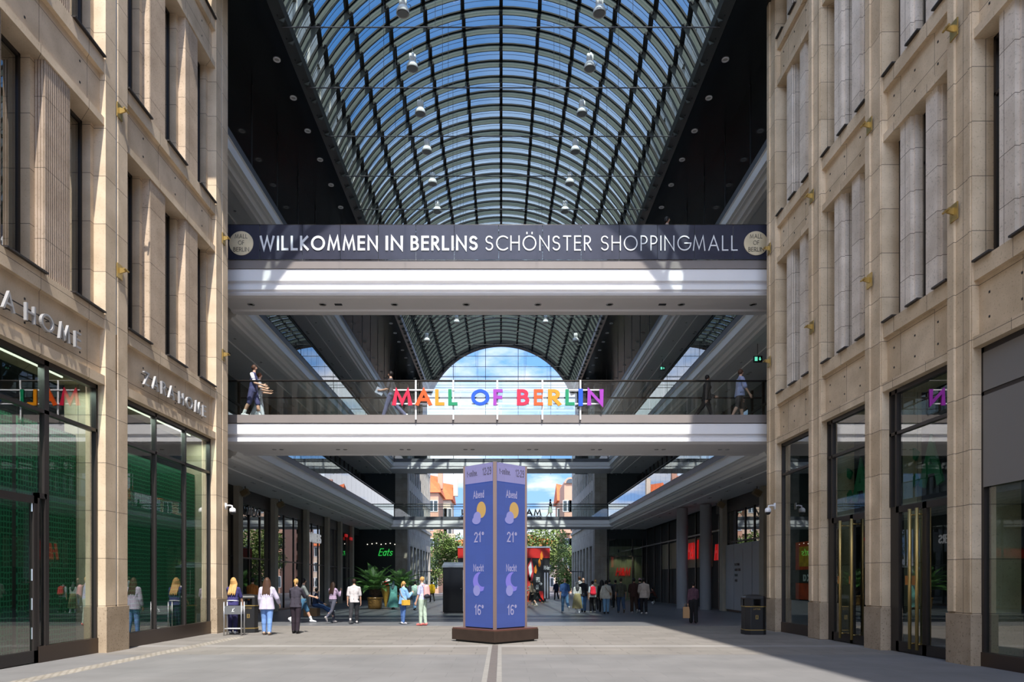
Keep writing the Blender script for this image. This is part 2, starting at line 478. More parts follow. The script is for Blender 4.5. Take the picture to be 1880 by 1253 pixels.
# ---------------------------------------------------------------- stroke lettering
def arc(cx, cy, rx, ry, a0, a1, n=12):
    return [(cx + rx * math.cos(RAD(a0 + (a1 - a0) * i / n)), cy + ry * math.sin(RAD(a0 + (a1 - a0) * i / n))) for i in range(n + 1)]
_S = arc(.27, .755, .25, .235, 30, 250, 9) + arc(.27, .265, .27, .255, 70, -150, 9)
GL = {  # advance width, strokes (a stroke is closed when its first point is repeated last)
 'A': (.78, [[(0, 0), (.39, 1), (.78, 0)], [(.15, .33), (.63, .33)]]),
 'B': (.52, [[(0, 0), (0, 1)], [(0, 1), (.22, 1)] + arc(.22, .765, .235, .235, 90, -90, 8) + [(0, .53)], [(.2, .53)] + arc(.25, .265, .265, .265, 90, -90, 8) + [(0, 0)]]),
 'C': (.82, [arc(.52, .5, .52, .5, 48, 312, 18)]),
 'D': (.72, [[(0, 0), (0, 1), (.22, 1)] + arc(.22, .5, .5, .5, 90, -90, 14) + [(0, 0)]]),
 'E': (.46, [[(.46, 1), (0, 1), (0, 0), (.46, 0)], [(0, .53), (.43, .53)]]),
 'F': (.45, [[(.45, 1), (0, 1), (0, 0)], [(0, .5), (.42, .5)]]),
 'G': (.92, [arc(.52, .5, .52, .5, 45, 360, 20) + [(.55, .5)]]),
 'H': (.66, [[(0, 0), (0, 1)], [(.66, 0), (.66, 1)], [(0, .53), (.66, .53)]]),
 'I': (.0, [[(0, 0), (0, 1)]]),
 'K': (.56, [[(0, 0), (0, 1)], [(.52, 1), (.03, .52), (.56, 0)]]),
 'L': (.42, [[(0, 1), (0, 0), (.42, 0)]]),
 'M': (.92, [[(0, 0), (.14, 1), (.46, .1), (.78, 1), (.92, 0)]]),
 'N': (.72, [[(0, 0), (0, 1), (.72, 0), (.72, 1)]]),
 'O': (1.02, [arc(.51, .5, .51, .5, 0, 360, 26)]),
 'P': (.47, [[(0, 0), (0, 1)], [(0, 1), (.2, 1)] + arc(.2, .73, .27, .27, 90, -90, 9) + [(0, .46)]]),
 'R': (.52, [[(0, 0), (0, 1)], [(0, 1), (.2, 1)] + arc(.2, .74, .26, .26, 90, -90, 9) + [(0, .48)], [(.18, .48), (.52, 0)]]),
 'S': (.54, [_S]),
 'T': (.56, [[(0, 1), (.56, 1)], [(.28, 1), (.28, 0)]]),
 'U': (.6, [[(0, 1), (0, .3)] + arc(.3, .3, .3, .3, 180, 360, 10) + [(.6, 1)]]),
 'W': (1.1, [[(0, 1), (.27, 0), (.55, .95), (.83, 0), (1.1, 1)]]),
 'Z': (.58, [[(0, 1), (.58, 1), (0, 0), (.58, 0)]]),
 '1': (.3, [[(.02, .78), (.22, 1), (.22, 0)]]),
 '2': (.5, [arc(.25, .73, .25, .27, 165, -30, 9) + [(0, 0), (.5, 0)]]),
 '3': (.48, [arc(.22, .75, .23, .25, 150, -90, 8) + arc(.22, .25, .25, .25, 90, -150, 8)]),
 '6': (.5, [arc(.25, .27, .25, .27, 0, 360, 14), [(.0, .27), (.02, .55)] + arc(.3, .7, .28, .3, 180, 50, 6)]),
 '9': (.5, [arc(.25, .73, .25, .27, 0, 360, 14), [(.5, .73), (.48, .45)] + arc(.2, .3, .28, .3, 0, -130, 6)]),
 'a': (.4, [arc(.2, .32, .2, .32, 0, 360, 14), [(.4, .64), (.4, 0)]]),
 'b': (.4, [arc(.2, .32, .2, .32, 0, 360, 14), [(0, 1), (0, 0)]]),
 'c': (.38, [arc(.22, .32, .22, .32, 50, 310, 12)]),
 'd': (.4, [arc(.2, .32, .2, .32, 0, 360, 14), [(.4, 1), (.4, 0)]]),
 'e': (.42, [[(.02, .34), (.42, .34)] + arc(.21, .32, .21, .32, 5, 310, 14)]),
 'f': (.26, [[(.12, 0), (.12, .8)] + arc(.26, .8, .14, .2, 180, 80, 5), [(0, .62), (.26, .62)]]),
 'h': (.36, [[(0, 0), (0, 1)], [(0, .4)] + arc(.18, .44, .18, .2, 180, 0, 8) + [(.36, 0)]]),
 'i': (.0, [[(0, 0), (0, .62)], [(0, .82), (0, .88)]]),
 'k': (.36, [[(0, 0), (0, 1)], [(.34, .64), (.04, .32), (.36, 0)]]),
 'l': (.0, [[(0, 0), (0, 1)]]),
 'n': (.36, [[(0, 0), (0, .64)], [(0, .4)] + arc(.18, .44, .18, .2, 180, 0, 8) + [(.36, 0)]]),
 'o': (.42, [arc(.21, .32, .21, .32, 0, 360, 14)]),
 's': (.34, [arc(.17, .48, .16, .15, 30, 250, 7) + arc(.17, .16, .17, .15, 70, -150, 7)]),
 't': (.28, [[(.12, .92), (.12, .14)] + arc(.24, .14, .12, .14, 180, 280, 5), [(0, .64), (.28, .64)]]),
 '-': (.24, [[(0, .36), (.24, .36)]]),
 '.': (.0, [[(0, 0), (0, .05)]]),
 ':': (.0, [[(0, .1), (0, .17)], [(0, .5), (0, .57)]]),
 "'": (.0, [[(0, .8), (0, 1)]]),
 '°': (.24, [arc(.12, .88, .12, .12, 0, 360, 12)]),
 '&': (.62, [[(.6, 0), (.12, .68)] + arc(.28, .8, .18, .2, 200, -20, 8) + [(.05, .4)] + arc(.26, .24, .26, .24, 150, 330, 8) + [(.62, .5)]]),
 '/': (.4, [[(0, 0), (.4, 1)]]),
 '>': (.6, [[(0, .5), (.6, .5)], [(.35, .78), (.6, .5), (.35, .22)]]),
}
GL['Ö'] = (1.02, GL['O'][1] + [[(.3, 1.2), (.3, 1.26)], [(.72, 1.2), (.72, 1.26)]])
GL['É'] = (.46, GL['E'][1] + [[(.18, 1.12), (.32, 1.28)]])

def stroke(mb, pts, w, T, d0, d1):
    """a ribbon of half width w along 2D pts, thickened between depths d0 and d1; T(a, b, d) -> 3D"""
    closed = len(pts) > 3 and (Vector(pts[0]) - Vector(pts[-1])).length < 1e-4
    p = [Vector(q) for q in (pts[:-1] if closed else pts)]
    p = [q for i, q in enumerate(p) if i == 0 or (q - p[i - 1]).length > .004]
    n = len(p)
    if not closed:
        p[0] = p[0] + (p[0] - p[1]).normalized() * w * .98
        p[-1] = p[-1] + (p[-1] - p[-2]).normalized() * w * .98
    L, R = [], []
    for i in range(n):
        a = p[(i - 1) % n] if closed or i > 0 else None
        b = p[(i + 1) % n] if closed or i < n - 1 else None
        d1_ = (p[i] - a).normalized() if a is not None else (b - p[i]).normalized()
        d2_ = (b - p[i]).normalized() if b is not None else d1_
        n1, n2 = Vector((-d1_.y, d1_.x)), Vector((-d2_.y, d2_.x))
        mt = n1 + n2
        if mt.length < .2: mt = n1.copy()
        mt.normalize()
        k = w / max(.42, mt.dot(n1))
        L.append(p[i] + mt * k); R.append(p[i] - mt * k)
    vs, fs = [], []
    for i in range(n):
        vs += [T(L[i].x, L[i].y, d0), T(R[i].x, R[i].y, d0), T(L[i].x, L[i].y, d1), T(R[i].x, R[i].y, d1)]
    for i in range(n if closed else n - 1):
        a, b = 4 * i, 4 * ((i + 1) % n)
        fs += [(a, a + 1, b + 1, b), (a + 2, b + 2, b + 3, a + 3), (a, b, b + 2, a + 2), (a + 1, a + 3, b + 3, b + 1)]
    if not closed:
        e = 4 * (n - 1)
        fs += [(0, 2, 3, 1), (e, e + 1, e + 3, e + 2)]
    mb.add(vs, fs)

def text_width(s, wt, gap):
    return sum(.38 if c == ' ' else GL[c][0] + wt + gap for c in s) - gap

def letters(s, org, u, v, h, wt=.16, width=None, d0=0, d1=.02, gap=.16, center=False, slant=0.):
    """list of (char, MB); u, v unit vectors along the line and upwards; depth d along u x v (towards the reader)"""
    u, v, org = Vector(u), Vector(v), Vector(org)
    nrm = u.cross(v)
    tw = text_width(s, wt, gap)
    kx = h if width is None else width / tw
    x = -tw / 2 if center else 0
    res = []
    for c in s:
        if c == ' ': x += .38; continue
        adv, strokes = GL[c]
        mb = MB()
        x0 = x + wt / 2
        T = lambda a, b, d, x0=x0: org + u * ((x0 + a + slant * b) * kx) + v * ((wt / 2 + b * (1 - wt)) * h) + nrm * d
        for i, st in enumerate(strokes): stroke(mb, st, wt / 2, T, d0 - .0012 * i, d1 + .0012 * i)
        res.append((c, mb)); x += adv + wt + gap
    return res

def word(s, name, m, parent, *a, **k):
    """all the letters of a small word as one printed mesh"""
    mb = MB()
    for c, q in letters(s, *a, **k): mb.add(q.v, q.f)
    return mb.build(name, m, parent)
# ---------------------------------------------------------------- ground
g = MB()
g.quad((-70, -40, gz(-40)), (70, -40, gz(-40)), (70, 260, gz(260)), (-70, 260, gz(260)))
struct(g, 'floor', 'paving')
d = MB()
for x0, x1, h in ((-.30, -.22, .006), (-.07, .01, .006)):
    d.add([(x0, 2, gz(2) + h), (x1, 2, gz(2) + h), (x1, 17.4, gz(17.4) + h), (x0, 17.4, gz(17.4) + h)], [(0, 1, 2, 3)])
dr = struct(d, 'drain_trim', mat('pale_kerb', (.235, .225, .21), .7, var=.1, scale=6))
d = MB()
for i in range(96):
    y = 2 + i * .16
    d.box(-.215, -.075, y, y + .11, gz(y) - .01, gz(y) + .004)
d.build('drain_grate', mat('drain_iron', (.17, .15, .14), .6, .4), dr)

# ---------------------------------------------------------------- stone facades
FX = 8.6
ROWS = [(7.4, 11.5), (12.95, 17.05), (18.5, 22.6)]
win_no = [0]
def pair_mb(keys): return {k: MB() for k in keys}

def make_facade(s, name, st, pil, pw, pier_st, wide):
    """s = -1 left / +1 right; pil = pilaster centres along the street"""
    B = lambda mb, y0, y1, z0, z1, d0, d1: mb.box(s * (FX + d0), s * (FX + d1), y0, y1, z0, z1)
    w = MB(); base = MB(); piers = MB(); ribs = MB(); sill = MB(); strip = MB()
    top = 25.2
    for c in pil:
        h = pw / 2
        if s < 0:
            B(w, c - h, c - .05, -.4, top, 0, .9); B(w, c + .05, c + h, -.4, top, 0, .9); B(w, c - .06, c + .06, -.4, top, .09, .8)
            B(strip, c - .03, c + .018, 1.05, 5.86, .012, .095); B(strip, c - .03, c + .018, 7.1, top, .012, .095)
            B(base, c - h - .015, c + h + .015, -.5, 1.02, -.03, .93)
        else:
            B(w, c - h, c + h, -.4, top, .0, .9)
            B(w, c + h - .24, c + h - .05, 1.02, top, -.045, .1)
            B(w, c - h + .03, c - h + .09, 1.02, top, -.02, .1)
            B(base, c - h - .012, c + h + .012, -.5, .98, -.035, .93)
    for a, b in zip(pil[:-1], pil[1:]):
        y0, y1 = a + pw / 2, b - pw / 2
        # lintel, name panel, sill band over the shop; the same rhythm on each floor
        bands = [(5.85, 6.05, 0.015, 1.0), (6.05, 7.07, .13, 1.0), (7.07, 7.4, .03, 1.0)]
        for r0, r1 in ROWS:
            bands += [(r1, r1 + .17, .03, 1.0), (r1 + .17, r1 + 1.13, .13, 1.0), (r1 + 1.13, r1 + 1.45, .03, 1.0)]
        for z0, z1, d0, d1 in bands: B(w, y0 - .01, y1 + .01, z0, z1, d0, d1)
        for zc in [6.55] + [r1 + .65 for _, r1 in ROWS]:          # anchor holes in the panels
            for q in range(3):
                for dz in (-.22, .22):
                    yy = y0 + (y1 - y0) * (q + .5) / 3 + .12
                    B(strip if False else sill, yy - .018, yy + .018, zc + dz - .02, zc + dz + .02, .122, .2)
        n = 3
        pr = .78 if wide else .42
        ow = (y1 - y0 - (n - 1) * pr) / n
        for ri, (r0, r1) in enumerate(ROWS):
            for k in range(n):
                o0 = y0 + k * (ow + pr); o1 = o0 + ow
                if k < n - 1:                                    # pier between two windows, stepped in depth
                    tgt = ribs if (wide and b < 15.9) else piers
                    if wide:
                        B(tgt, o1, o1 + pr, r0 - .01, r1 + .01, .06, .9); B(w, o1 - .13, o1 + pr + .13, r0, r1, .26, .9)
                    else:
                        B(tgt, o1 + .02, o1 + pr - .02, r0 - .01, r1 + .01, .12, .9); B(tgt, o1 - .03, o1 + pr + .03, r0, r1, .2, .9)
                if wide:
                    if k == 0: B(w, y0 - .01, y0 + .13, r0, r1, .26, .9)
                    if k == n - 1: B(w, y1 - .13, y1 + .01, r0, r1, .26, .9)
                    e = .14
                else:
                    e = .035
                # window set back in its opening
                win_no[0] += 1
                t = empty('window_%d' % win_no[0], (s * (FX + .48), (o0 + o1) / 2, r0), kind='structure')
                fr, pn = MB(), MB()
                q0, q1, dd = o0 + e, o1 - e, (.46 if wide else .40)
                fw = .055
                B(fr, q0, q0 + fw, r0, r1, dd - .03, dd + .08); B(fr, q1 - fw, q1, r0, r1, dd - .03, dd + .08)
                B(fr, q0, q1, r0, r0 + .06, dd - .03, dd + .08); B(fr, q0, q1, r1 - .07, r1, dd - .03, dd + .08)
                if not wide: B(fr, q0, q1, r0 + 3.02, r0 + 3.08, dd - .03, dd + .08)
                B(fr, o0 + .03, o1 - .03, r0, r0 + .035, -.035, dd)
                x = s * (FX + dd)
                pn.quad((x, q0, r0), (x, q1, r0), (x, q1, r1), (x, q0, r1))
                fr.build('frame', 'frame', t); pn.build('pane', 'upane', t)
    root = struct(w, name, st)
    base.build('plinth', 'plinth', root)
    piers.build('pier', pier_st, root)
    if ribs.v: ribs.build('ribbed_pier', 'ribbed', root)
    sill.build('anchor_hole', 'black', root)
    if strip.v: strip.build('light_strip', mat('pale_light_strip', (.70, .66, .58), .5), root)
    return root

PL = [3.85, 9.85, 15.85, 21.83]
PR = [4.08, 7.14, 10.2, 13.28, 16.35, 19.4, 22.5]
wl = make_facade(-1, 'wall_left', 'stoneL', PL, .9, 'piersL', True)
wr = make_facade(1, 'wall_right', 'stoneR', PR, .7, 'pier', False)
# the bodies of the two buildings behind their facades (dark rooms, roofs)
core = MB()
for s, top, y0 in ((-1, 25.2, 3.4), (1, 27.4, 3.73)):
    q = lambda a, b, c, d_, e, f: core.box(s * a, s * b, c, d_, e, f)
    q(FX + .95, 16, y0, 22.2, 5.9, top); q(FX + 2.6, 16, y0, 22.2, -.5, 5.9)
    q(FX + .3, FX + 2.7, y0, 22.2, 5.86, 6.0); q(FX + .35, FX + 2.7, 22.1, 22.25, -.5, 5.9)
struct(core, 'wall_back', 'interior')
par = MB()
par.box(FX, 16, 3.73, 22.85, 25.2, 27.4); par.box(-16, -FX, 3.4, 22.28, 25.0, 25.4)
struct(par, 'wall_parapet', 'stoneR')
# street walls continuing behind the viewer
ext = MB()
ext.box(-16, -FX, -30, 3.4, -.2, 25.2); ext.box(FX, 16, -30, 3.73, -.2, 27.4)
struct(ext, 'wall_street', 'stoneR')

# ---------------------------------------------------------------- shop windows at street level
def glazing(s, name, y0, y1, d, cols, rows, z0=.0, ztop=5.85, kick=.35, pane='pane', fw=.07, fm='frame', X=None):
    """framed shop glazing in one opening: cols / rows are inner mullion and transom positions"""
    X = FX if X is None else X
    win_no[0] += 1
    t = empty('window_%d' % win_no[0], (s * (X + d), (y0 + y1) / 2, z0), kind='structure')
    fr, kk = MB(), MB()
    B = lambda mb, a, b, c, e, p=.05: mb.box(s * (X + d - p), s * (X + d + .08), a, b, c, e)
    B(fr, y0, y0 + fw, z0, ztop); B(fr, y1 - fw, y1, z0, ztop); B(fr, y0, y1, ztop - .1, ztop)
    for c in cols: B(fr, c - fw / 2, c + fw / 2, z0, ztop)
    for r in rows: B(fr, y0, y1, r - fw / 2, r + fw / 2)
    zk = gz((y0 + y1) / 2)
    if kick: B(kk, y0, y1, zk - .05, z0 + kick, .07)
    fr.build('frame', fm, t)
    if kick: kk.build('kickplate', 'bronze', t)
    ys = [y0] + list(cols) + [y1]; zs = [z0 + kick] + list(rows) + [ztop]
    x = s * (X + d)
    for a, b in zip(ys[:-1], ys[1:]):
        for c, e in zip(zs[:-1], zs[1:]):
            MB().quad((x, a, c), (x, b, c), (x, b, e), (x, a, e)).build('pane', pane, t)
    return t
# left: bays 3.85-9.85 (beside the viewer), 9.85-15.85 with the door, 15.85-21.83
glazing(-1, 'w', 4.3, 9.4, .22, [6, 7.7], [4.85])
glazing(-1, 'w', 13.67, 15.4, .22, [], [4.85])
glazing(-1, 'w', 13.42, 13.67, .22, [], [], ztop=3.27, fw=.04)
glazing(-1, 'w', 10.3, 13.67, .22, [12.0], [4.85], z0=3.2, kick=0)
glazing(-1, 'w', 16.3, 21.4, .22, [18.0, 19.7], [4.83])
def shop_door(n, s, y0, y1, ztop, handles, hm, d=.3):
    t = empty('door_%d' % n, (s * (FX + d), (y0 + y1) / 2, gz(y0)), kind='structure')
    fr = MB(); B = lambda a, b, c, e, p=.04: fr.box(s * (FX + d - p), s * (FX + d + .06), a, b, c, e)
    z0 = gz((y0 + y1) / 2) + .01
    mid = (y0 + y1) / 2
    for a, b in ((y0, y0 + .11), (y1 - .11, y1), (mid - .07, mid + .07)): B(a, b, z0, ztop)
    B(y0, y1, ztop - .14, ztop); B(y0, y1, z0, z0 + .22)
    fr.build('frame', 'frame', t)
    x = s * (FX + d)
    for a, b in ((y0 + .1, mid - .06), (mid + .06, y1 - .1)):
        MB().quad((x, a, z0 + .2), (x, b, z0 + .2), (x, b, ztop - .1), (x, a, ztop - .1)).build('leaf_pane', 'pane', t)
    for hy in handles:
        h = MB(); hx = s * (FX + d - .13)
        h.tube([(hx, hy, z0 + .1), (hx, hy, ztop - .12)], .035, 10)
        h.tube([(hx, hy, z0 + .22), (x, hy, z0 + .22)], .018, 6); h.tube([(hx, hy, ztop - .25), (x, hy, ztop - .25)], .018, 6)
        h.build('handle', hm, t, smooth=True)
        k = MB(); k.box(s * (FX + d - .012), s * (FX + d - .004), hy + .18, hy + .38, 1.5, 1.7); k.build('sticker', M.setdefault('sticker', mat('orange_sticker', (.42, .17, .03), .6)), t)
    return t
dl = shop_door(1, -1, 10.4, 13.42, 3.2, [], 'steel', d=.22)
hg = MB()
for z in (.5, 1.05, 1.6, 2.9): hg.tube([(-8.83, 13.33, z), (-8.83, 13.33, z + .22)], .03, 8)
hg.build('hinge', 'steel', dl)
# right bays
glazing(1, 'w', 19.75, 22.15, .22, [], [4.87], kick=.28)
for a, b, n, hs in ((16.7, 19.05, 2, (18.15, 17.55)), (13.63, 16.0, 3, (15.06, 14.8))):
    glazing(1, 'w', a, b, .22, [b - .27], [4.87], z0=3.24, kick=0)
    shop_door(n, 1, a, b - .25, 3.24, hs, 'brass', d=.22)
    e = MB(); e.box(FX + .2, FX + .33, b - .3, b, gz(b), 3.24); struct(e, 'trim_%d' % n, 'frame')
glazing(1, 'w', 10.55, 12.93, .22, [], [5.0], kick=.3)
glazing(1, 'w', 7.5, 9.85, .22, [], [5.0], kick=.3)
bl = MB(); bl.box(FX + .155, FX + .165, 10.62, 12.86, 3.3, 4.96); bl.box(FX + .155, FX + .165, 10.62, 12.86, 5.04, 5.74)
tag(bl.build('window_blind', 'greydoor'), 'grey roller blind lowered over the top of the nearest right shop window', 'blind')
# what stands behind the left panes: printed lattice screens
for a, b in ((10.35, 13.35), (13.5, 15.35), (16.35, 21.3)):
    sc = MB(); sc.box(-FX - .62, -FX - .65, a, b, gz(a), 4.75)
    o = tag(sc.build('lattice_screen', 'hex'), {10.35: 'dark green hexagon lattice screen behind the glass shop door on the left',
        13.5: 'dark green hexagon lattice screen behind the narrow pane beside the left shop door',
        16.35: 'wide green hexagon lattice screen behind the three panes under the complete shop name'}[a], 'screen', 'lattice screens in the left shop windows')

# strip lights on the shop ceiling, between the glass and the screen
for a, b, w in ((10.5, 15.2, 'nearer shop'), (16.5, 21.2, 'shop next to the bridge')):
    for dx in (.45,):
        q = MB(); q.box(-FX - dx - .015, -FX - dx + .015, a + .6, b - .6, 5.78, 5.82)
        tag(q.build('strip_light', M.setdefault('tube', mat('lit_tube', (1, .95, .8), .4, emit=1.2))), 'long lit ceiling strip inside the left %s, %s' % (w, 'behind the top panes'), 'strip light', 'shop strip lights')
    L = bpy.data.lights.new('shop_light', 'AREA'); L.shape = 'RECTANGLE'; L.size = .3; L.size_y = b - a; L.energy = 55; L.color = (.9, 1, .9)
    o = bpy.data.objects.new('shop_light', L); o.location = (-FX - .42, (a + b) / 2, 5.7); COL.objects.link(o)

# sheet behind the pane stands in for a reflected, sunlit candy advert, mirrored lettering
po = empty('poster_reflection', (FX + .6, 21.0, 1.0), 'sheet standing in for a red and yellow candy advert reflected in the right window nearest the bridge', 'reflection')
pm = MB(); pm.box(FX + .55, FX + .58, 19.9, 22.0, 1.0, 2.75); pm.build('sheet', mat('reflection_red', (.80, .08, .02), .5, var=.4, scale=3), po)  # bright colours painted to look like a sunlit reflection
b1 = MB(); b1.box(FX + .535, FX + .55, 20.1, 21.7, 2.0, 2.6); b1.build('yellow_pack', mat('reflection_yellow', (.80, .42, .03), .5, var=.3, scale=5), po)
b1 = MB(); b1.box(FX + .535, FX + .55, 19.9, 22.0, 1.5, 1.9); b1.build('dark_band', mat('reflection_dark', (.03, .03, .02), .5), po)
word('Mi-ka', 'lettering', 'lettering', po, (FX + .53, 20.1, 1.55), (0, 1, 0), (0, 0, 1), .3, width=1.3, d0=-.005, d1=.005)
# big green letters inside the transoms
for yy, lab in ((17.0, 'translucent green letters behind the transom above the middle right door'), (13.9, 'translucent green letters behind the transom above the brass-handled double door')):
    r = empty('window_letters', (FX + .7, 19.0 if yy > 16 else 16.0, 3.6), lab, 'lettering', 'green letters in the right transoms')
    for c, mb in letters('CA', (FX + .75, 19.7 if yy > 16 else 16.7, 3.62), (0, -1, 0), (0, 0, 1), 1.05, wt=.27, width=1.75, d0=0, d1=.05): mb.build('letter', 'leafgreen', r)

# brass brackets on the pilasters, where the festoon wires are anchored
def bracket(x, y, z, s):
    r = empty('wall_bracket', (x, y, z))
    p = MB(); p.box(x - .012, x + .012, y - .11, y + .11, z - .16, z + .16); p.build('plate', 'brass', r)
    p = MB(); p.prism([(0, 0), (.17, .05), (.17, .1), (0, .14)], lambda a, b, t: (x - s * a, y + t, z + b - .05), -.015, .015)
    p.tube([(x - s * .15, y - .1, z + .03), (x - s * .15, y + .1, z + .03)], .022, 6)
    p.build('hook', 'brass', r)
    return r
nth = {-1: ['farther left', 'middle left'], 1: []}
for s, cs in ((-1, [(15.85, 'left pilaster between the two shop names'), (21.83, 'last left pilaster before the bridge')]),
              (1, [(13.28, 'right pilaster beside the nearest brass-handled door'), (16.35, 'right pilaster between the two doors'), (19.4, 'right pilaster with the advert reflection window behind it'), (22.5, 'last right pilaster before the bridge')])):
    for c, w in cs:
        for z, lv in ((8.55, 'lower'), (12.15, 'upper')):
            if s > 0 and c < 14 and z > 12.1: z = 12.0
            tag(bracket(s * (FX - .005) + (0.012 if s < 0 else -.05), c + .08, z, s), 'brass wire bracket, %s one on the %s' % (lv, w), 'bracket', 'brass brackets on the pilasters')

# shop name letters standing off the two left spandrels
def shop_sign(y0, width, lab):
    r = empty('shop_sign', (-FX + .1, y0 + width / 2, 6.3), lab, 'shop sign', 'raised shop names on the left')
    # read from the street: the line runs away from the viewer
    for c, mb in letters('ZARA HOME', (-FX - .02, y0, 6.31), (0, 1, 0), (0, 0, 1), .33, wt=.13, width=width, d0=.0, d1=.055, gap=.5):
        mb.build('letter', 'silver', r)
    t = MB()
    for z in (6.37, 6.57): t.tube([(-FX - .05, y0, z), (-FX - .05, y0 + width, z)], .012, 6)
    for i in range(6):
        yy = y0 + width * (i + .5) / 6
        for z in (6.37, 6.57): t.tube([(-FX - .05, yy, z), (-FX - .135, yy, z)], .01, 5)
    t.build('mounting_rail', 'frame', r)
shop_sign(17.02, 3.55, 'complete raised silver shop name on the spandrel next to the bridge')
shop_sign(10.95, 3.5, 'nearer raised silver shop name cut off by the left edge')

# ---------------------------------------------------------------- footbridges across the front
def ext_x(mb, prof, x0, x1):
    return mb.prism(prof, lambda a, b, t: (t, a, b), x0, x1)
BX = 9.15
def rail(mb, x0, x1, y, z, r=.03):
    return mb.tube([(x0, y, z), (x1, y, z)], r, 8)
def downlight_ring(mb, x, y, z, r=.09):
    mb.lathe([(r, 0), (r, -.015), (r * .72, -.02), (r * .7, .0)], (x, y, z), 14)

F1 = 22.7                       # laid out at this depth, then moved back by KB about the eye point
KB = 1.045
EYE = Vector((0, 0, CAMZ))
def push_back(o):
    o.location = EYE + (Vector(o.location) - EYE) * KB
    o.scale = (KB, KB, KB)
lo = empty('footbridge', (0, F1 + 1, 5.98), 'lower footbridge with glass railing and coloured letters in front', 'bridge')
b = MB()
ext_x(b, [(F1 + .03, 6.61), (F1 + .03, 6.28), (F1 + .13, 6.26), (F1 + .13, 6.19), (F1 + .06, 6.17), (F1 + .06, 6.04), (F1 + .16, 6.0), (F1 + .2, 5.98), (F1 + 2.0, 5.98), (F1 + 2.1, 5.96), (F1 + 2.25, 5.96), (F1 + 2.25, 6.61)], -BX, BX)
b.build('deck', 'white', lo)
b = MB(); b.box(-BX, BX, F1, F1 + 2.25, 6.63, 6.89); b.build('edge_panel', 'darkband', lo)
b = MB()
rail(b, -BX, BX, F1 + .06, 7.99, .032); b.build('handrail', 'frame', lo, smooth=True)
b = MB(); rail(b, -BX, BX, F1 + 2.2, 7.99, .03); b.build('handrail', 'frame', lo, smooth=True)
for k in range(14):
    x0 = -BX + k * (2 * BX / 14)
    for yy in (F1 + .06, F1 + 2.2):
        q = MB(); q.quad((x0 + .01, yy, 6.89), (x0 + 2 * BX / 14 - .01, yy, 6.89), (x0 + 2 * BX / 14 - .01, yy, 7.96), (x0 + .01, yy, 7.96))
        q.build('glass_panel', 'rail_glass', lo)
for k in range(8):
    q = MB(); x = -7.5 + k * 2.14
    for dx in (-.12, .12): downlight_ring(q, x + dx, F1 + 1.1, 5.98, .07)
    q.build('downlight', 'lamplens', lo)

up = empty('footbridge', (0, F1 + .8, 10.76), 'upper footbridge carrying the dark welcome banner', 'bridge')
b = MB()
ext_x(b, [(F1 + .03, 11.57), (F1 + .03, 11.2), (F1 + .13, 11.17), (F1 + .13, 11.09), (F1 + .06, 11.07), (F1 + .06, 10.93), (F1 + .15, 10.89), (F1 + .15, 10.85), (F1 + .1, 10.83), (F1 + .14, 10.77), (F1 + .3, 10.74), (F1 + 1.25, 10.74), (F1 + 1.3, 10.69), (F1 + 1.62, 10.69), (F1 + 1.62, 11.57)], -BX, BX)
b.build('deck', 'white', up)
b = MB(); b.box(-BX, BX, F1, F1 + 1.62, 11.58, 11.85); b.build('edge_panel', 'darkband', up)
for yy, z in ((F1 + .05, 12.99), (F1 + 1.58, 12.9)):
    b = MB(); rail(b, -BX, BX, yy, z, .03); b.build('handrail', 'frame', up, smooth=True)
for k in range(14):
    q = MB(); x0 = -BX + k * (2 * BX / 14); yy = F1 + 1.58
    q.quad((x0 + .01, yy, 11.85), (x0 + 2 * BX / 14 - .01, yy, 11.85), (x0 + 2 * BX / 14 - .01, yy, 12.88), (x0 + .01, yy, 12.88)); q.build('glass_panel', 'rail_glass', up)
for k in range(8):
    q = MB(); downlight_ring(q, -8.3 + k * 2.38, F1 + .8, 10.74, .12); q.build('downlight', 'lamplens', up)
for x in (-5.4, 5.35):
    q = MB(); q.box(x - .12, x + .12, F1 + .74, F1 + .86, 10.72, 10.745); q.build('square_downlight', 'black', up)

# welcome banner
bn = empty('welcome_banner', (0, F1 - .03, 11.86), 'long navy banner with white welcome lettering on the upper bridge', 'banner')
joints = [-9.0, 477, 555, 625, 694.6, 763.6, 834, 915.6, 996, 1067, 1137, 1207, 1275, 1346, 8.9]
jx = [j if abs(j) < 20 else P(j, 450, F1 - .03).x for j in joints]
for a, b_ in zip(jx[:-1], jx[1:]):
    q = MB(); q.box(a + .008, b_ - .008, F1 - .035, F1 - .015, 11.86, 12.96); q.build('banner_panel', 'banner', bn)
def line(txt, xa, xb, wt, root, m, y_base=461, y_top=433, lab=None):
    a, e = P(xa, y_base, F1 - .04), P(xb, y_base, F1 - .04)
    h = P(xa, y_top, F1 - .04).z - a.z
    for c, mb in letters(txt, a, (1, 0, 0), (0, 0, 1), h, wt=wt, width=e.x - a.x, d0=-.004, d1=.018, gap=.2 if wt > .12 else .24):
        mb.build('letter', m, root)
for t, a, e, w in (('WILLKOMMEN', 477, 694, .185), ('IN', 708, 740, .185), ('BERLINS', 754, 877, .185), ('SCHÖNSTER', 891, 1086, .1), ('SHOPPINGMALL', 1103, 1354, .085)):
    line(t, a, e, w, bn, 'lettering')
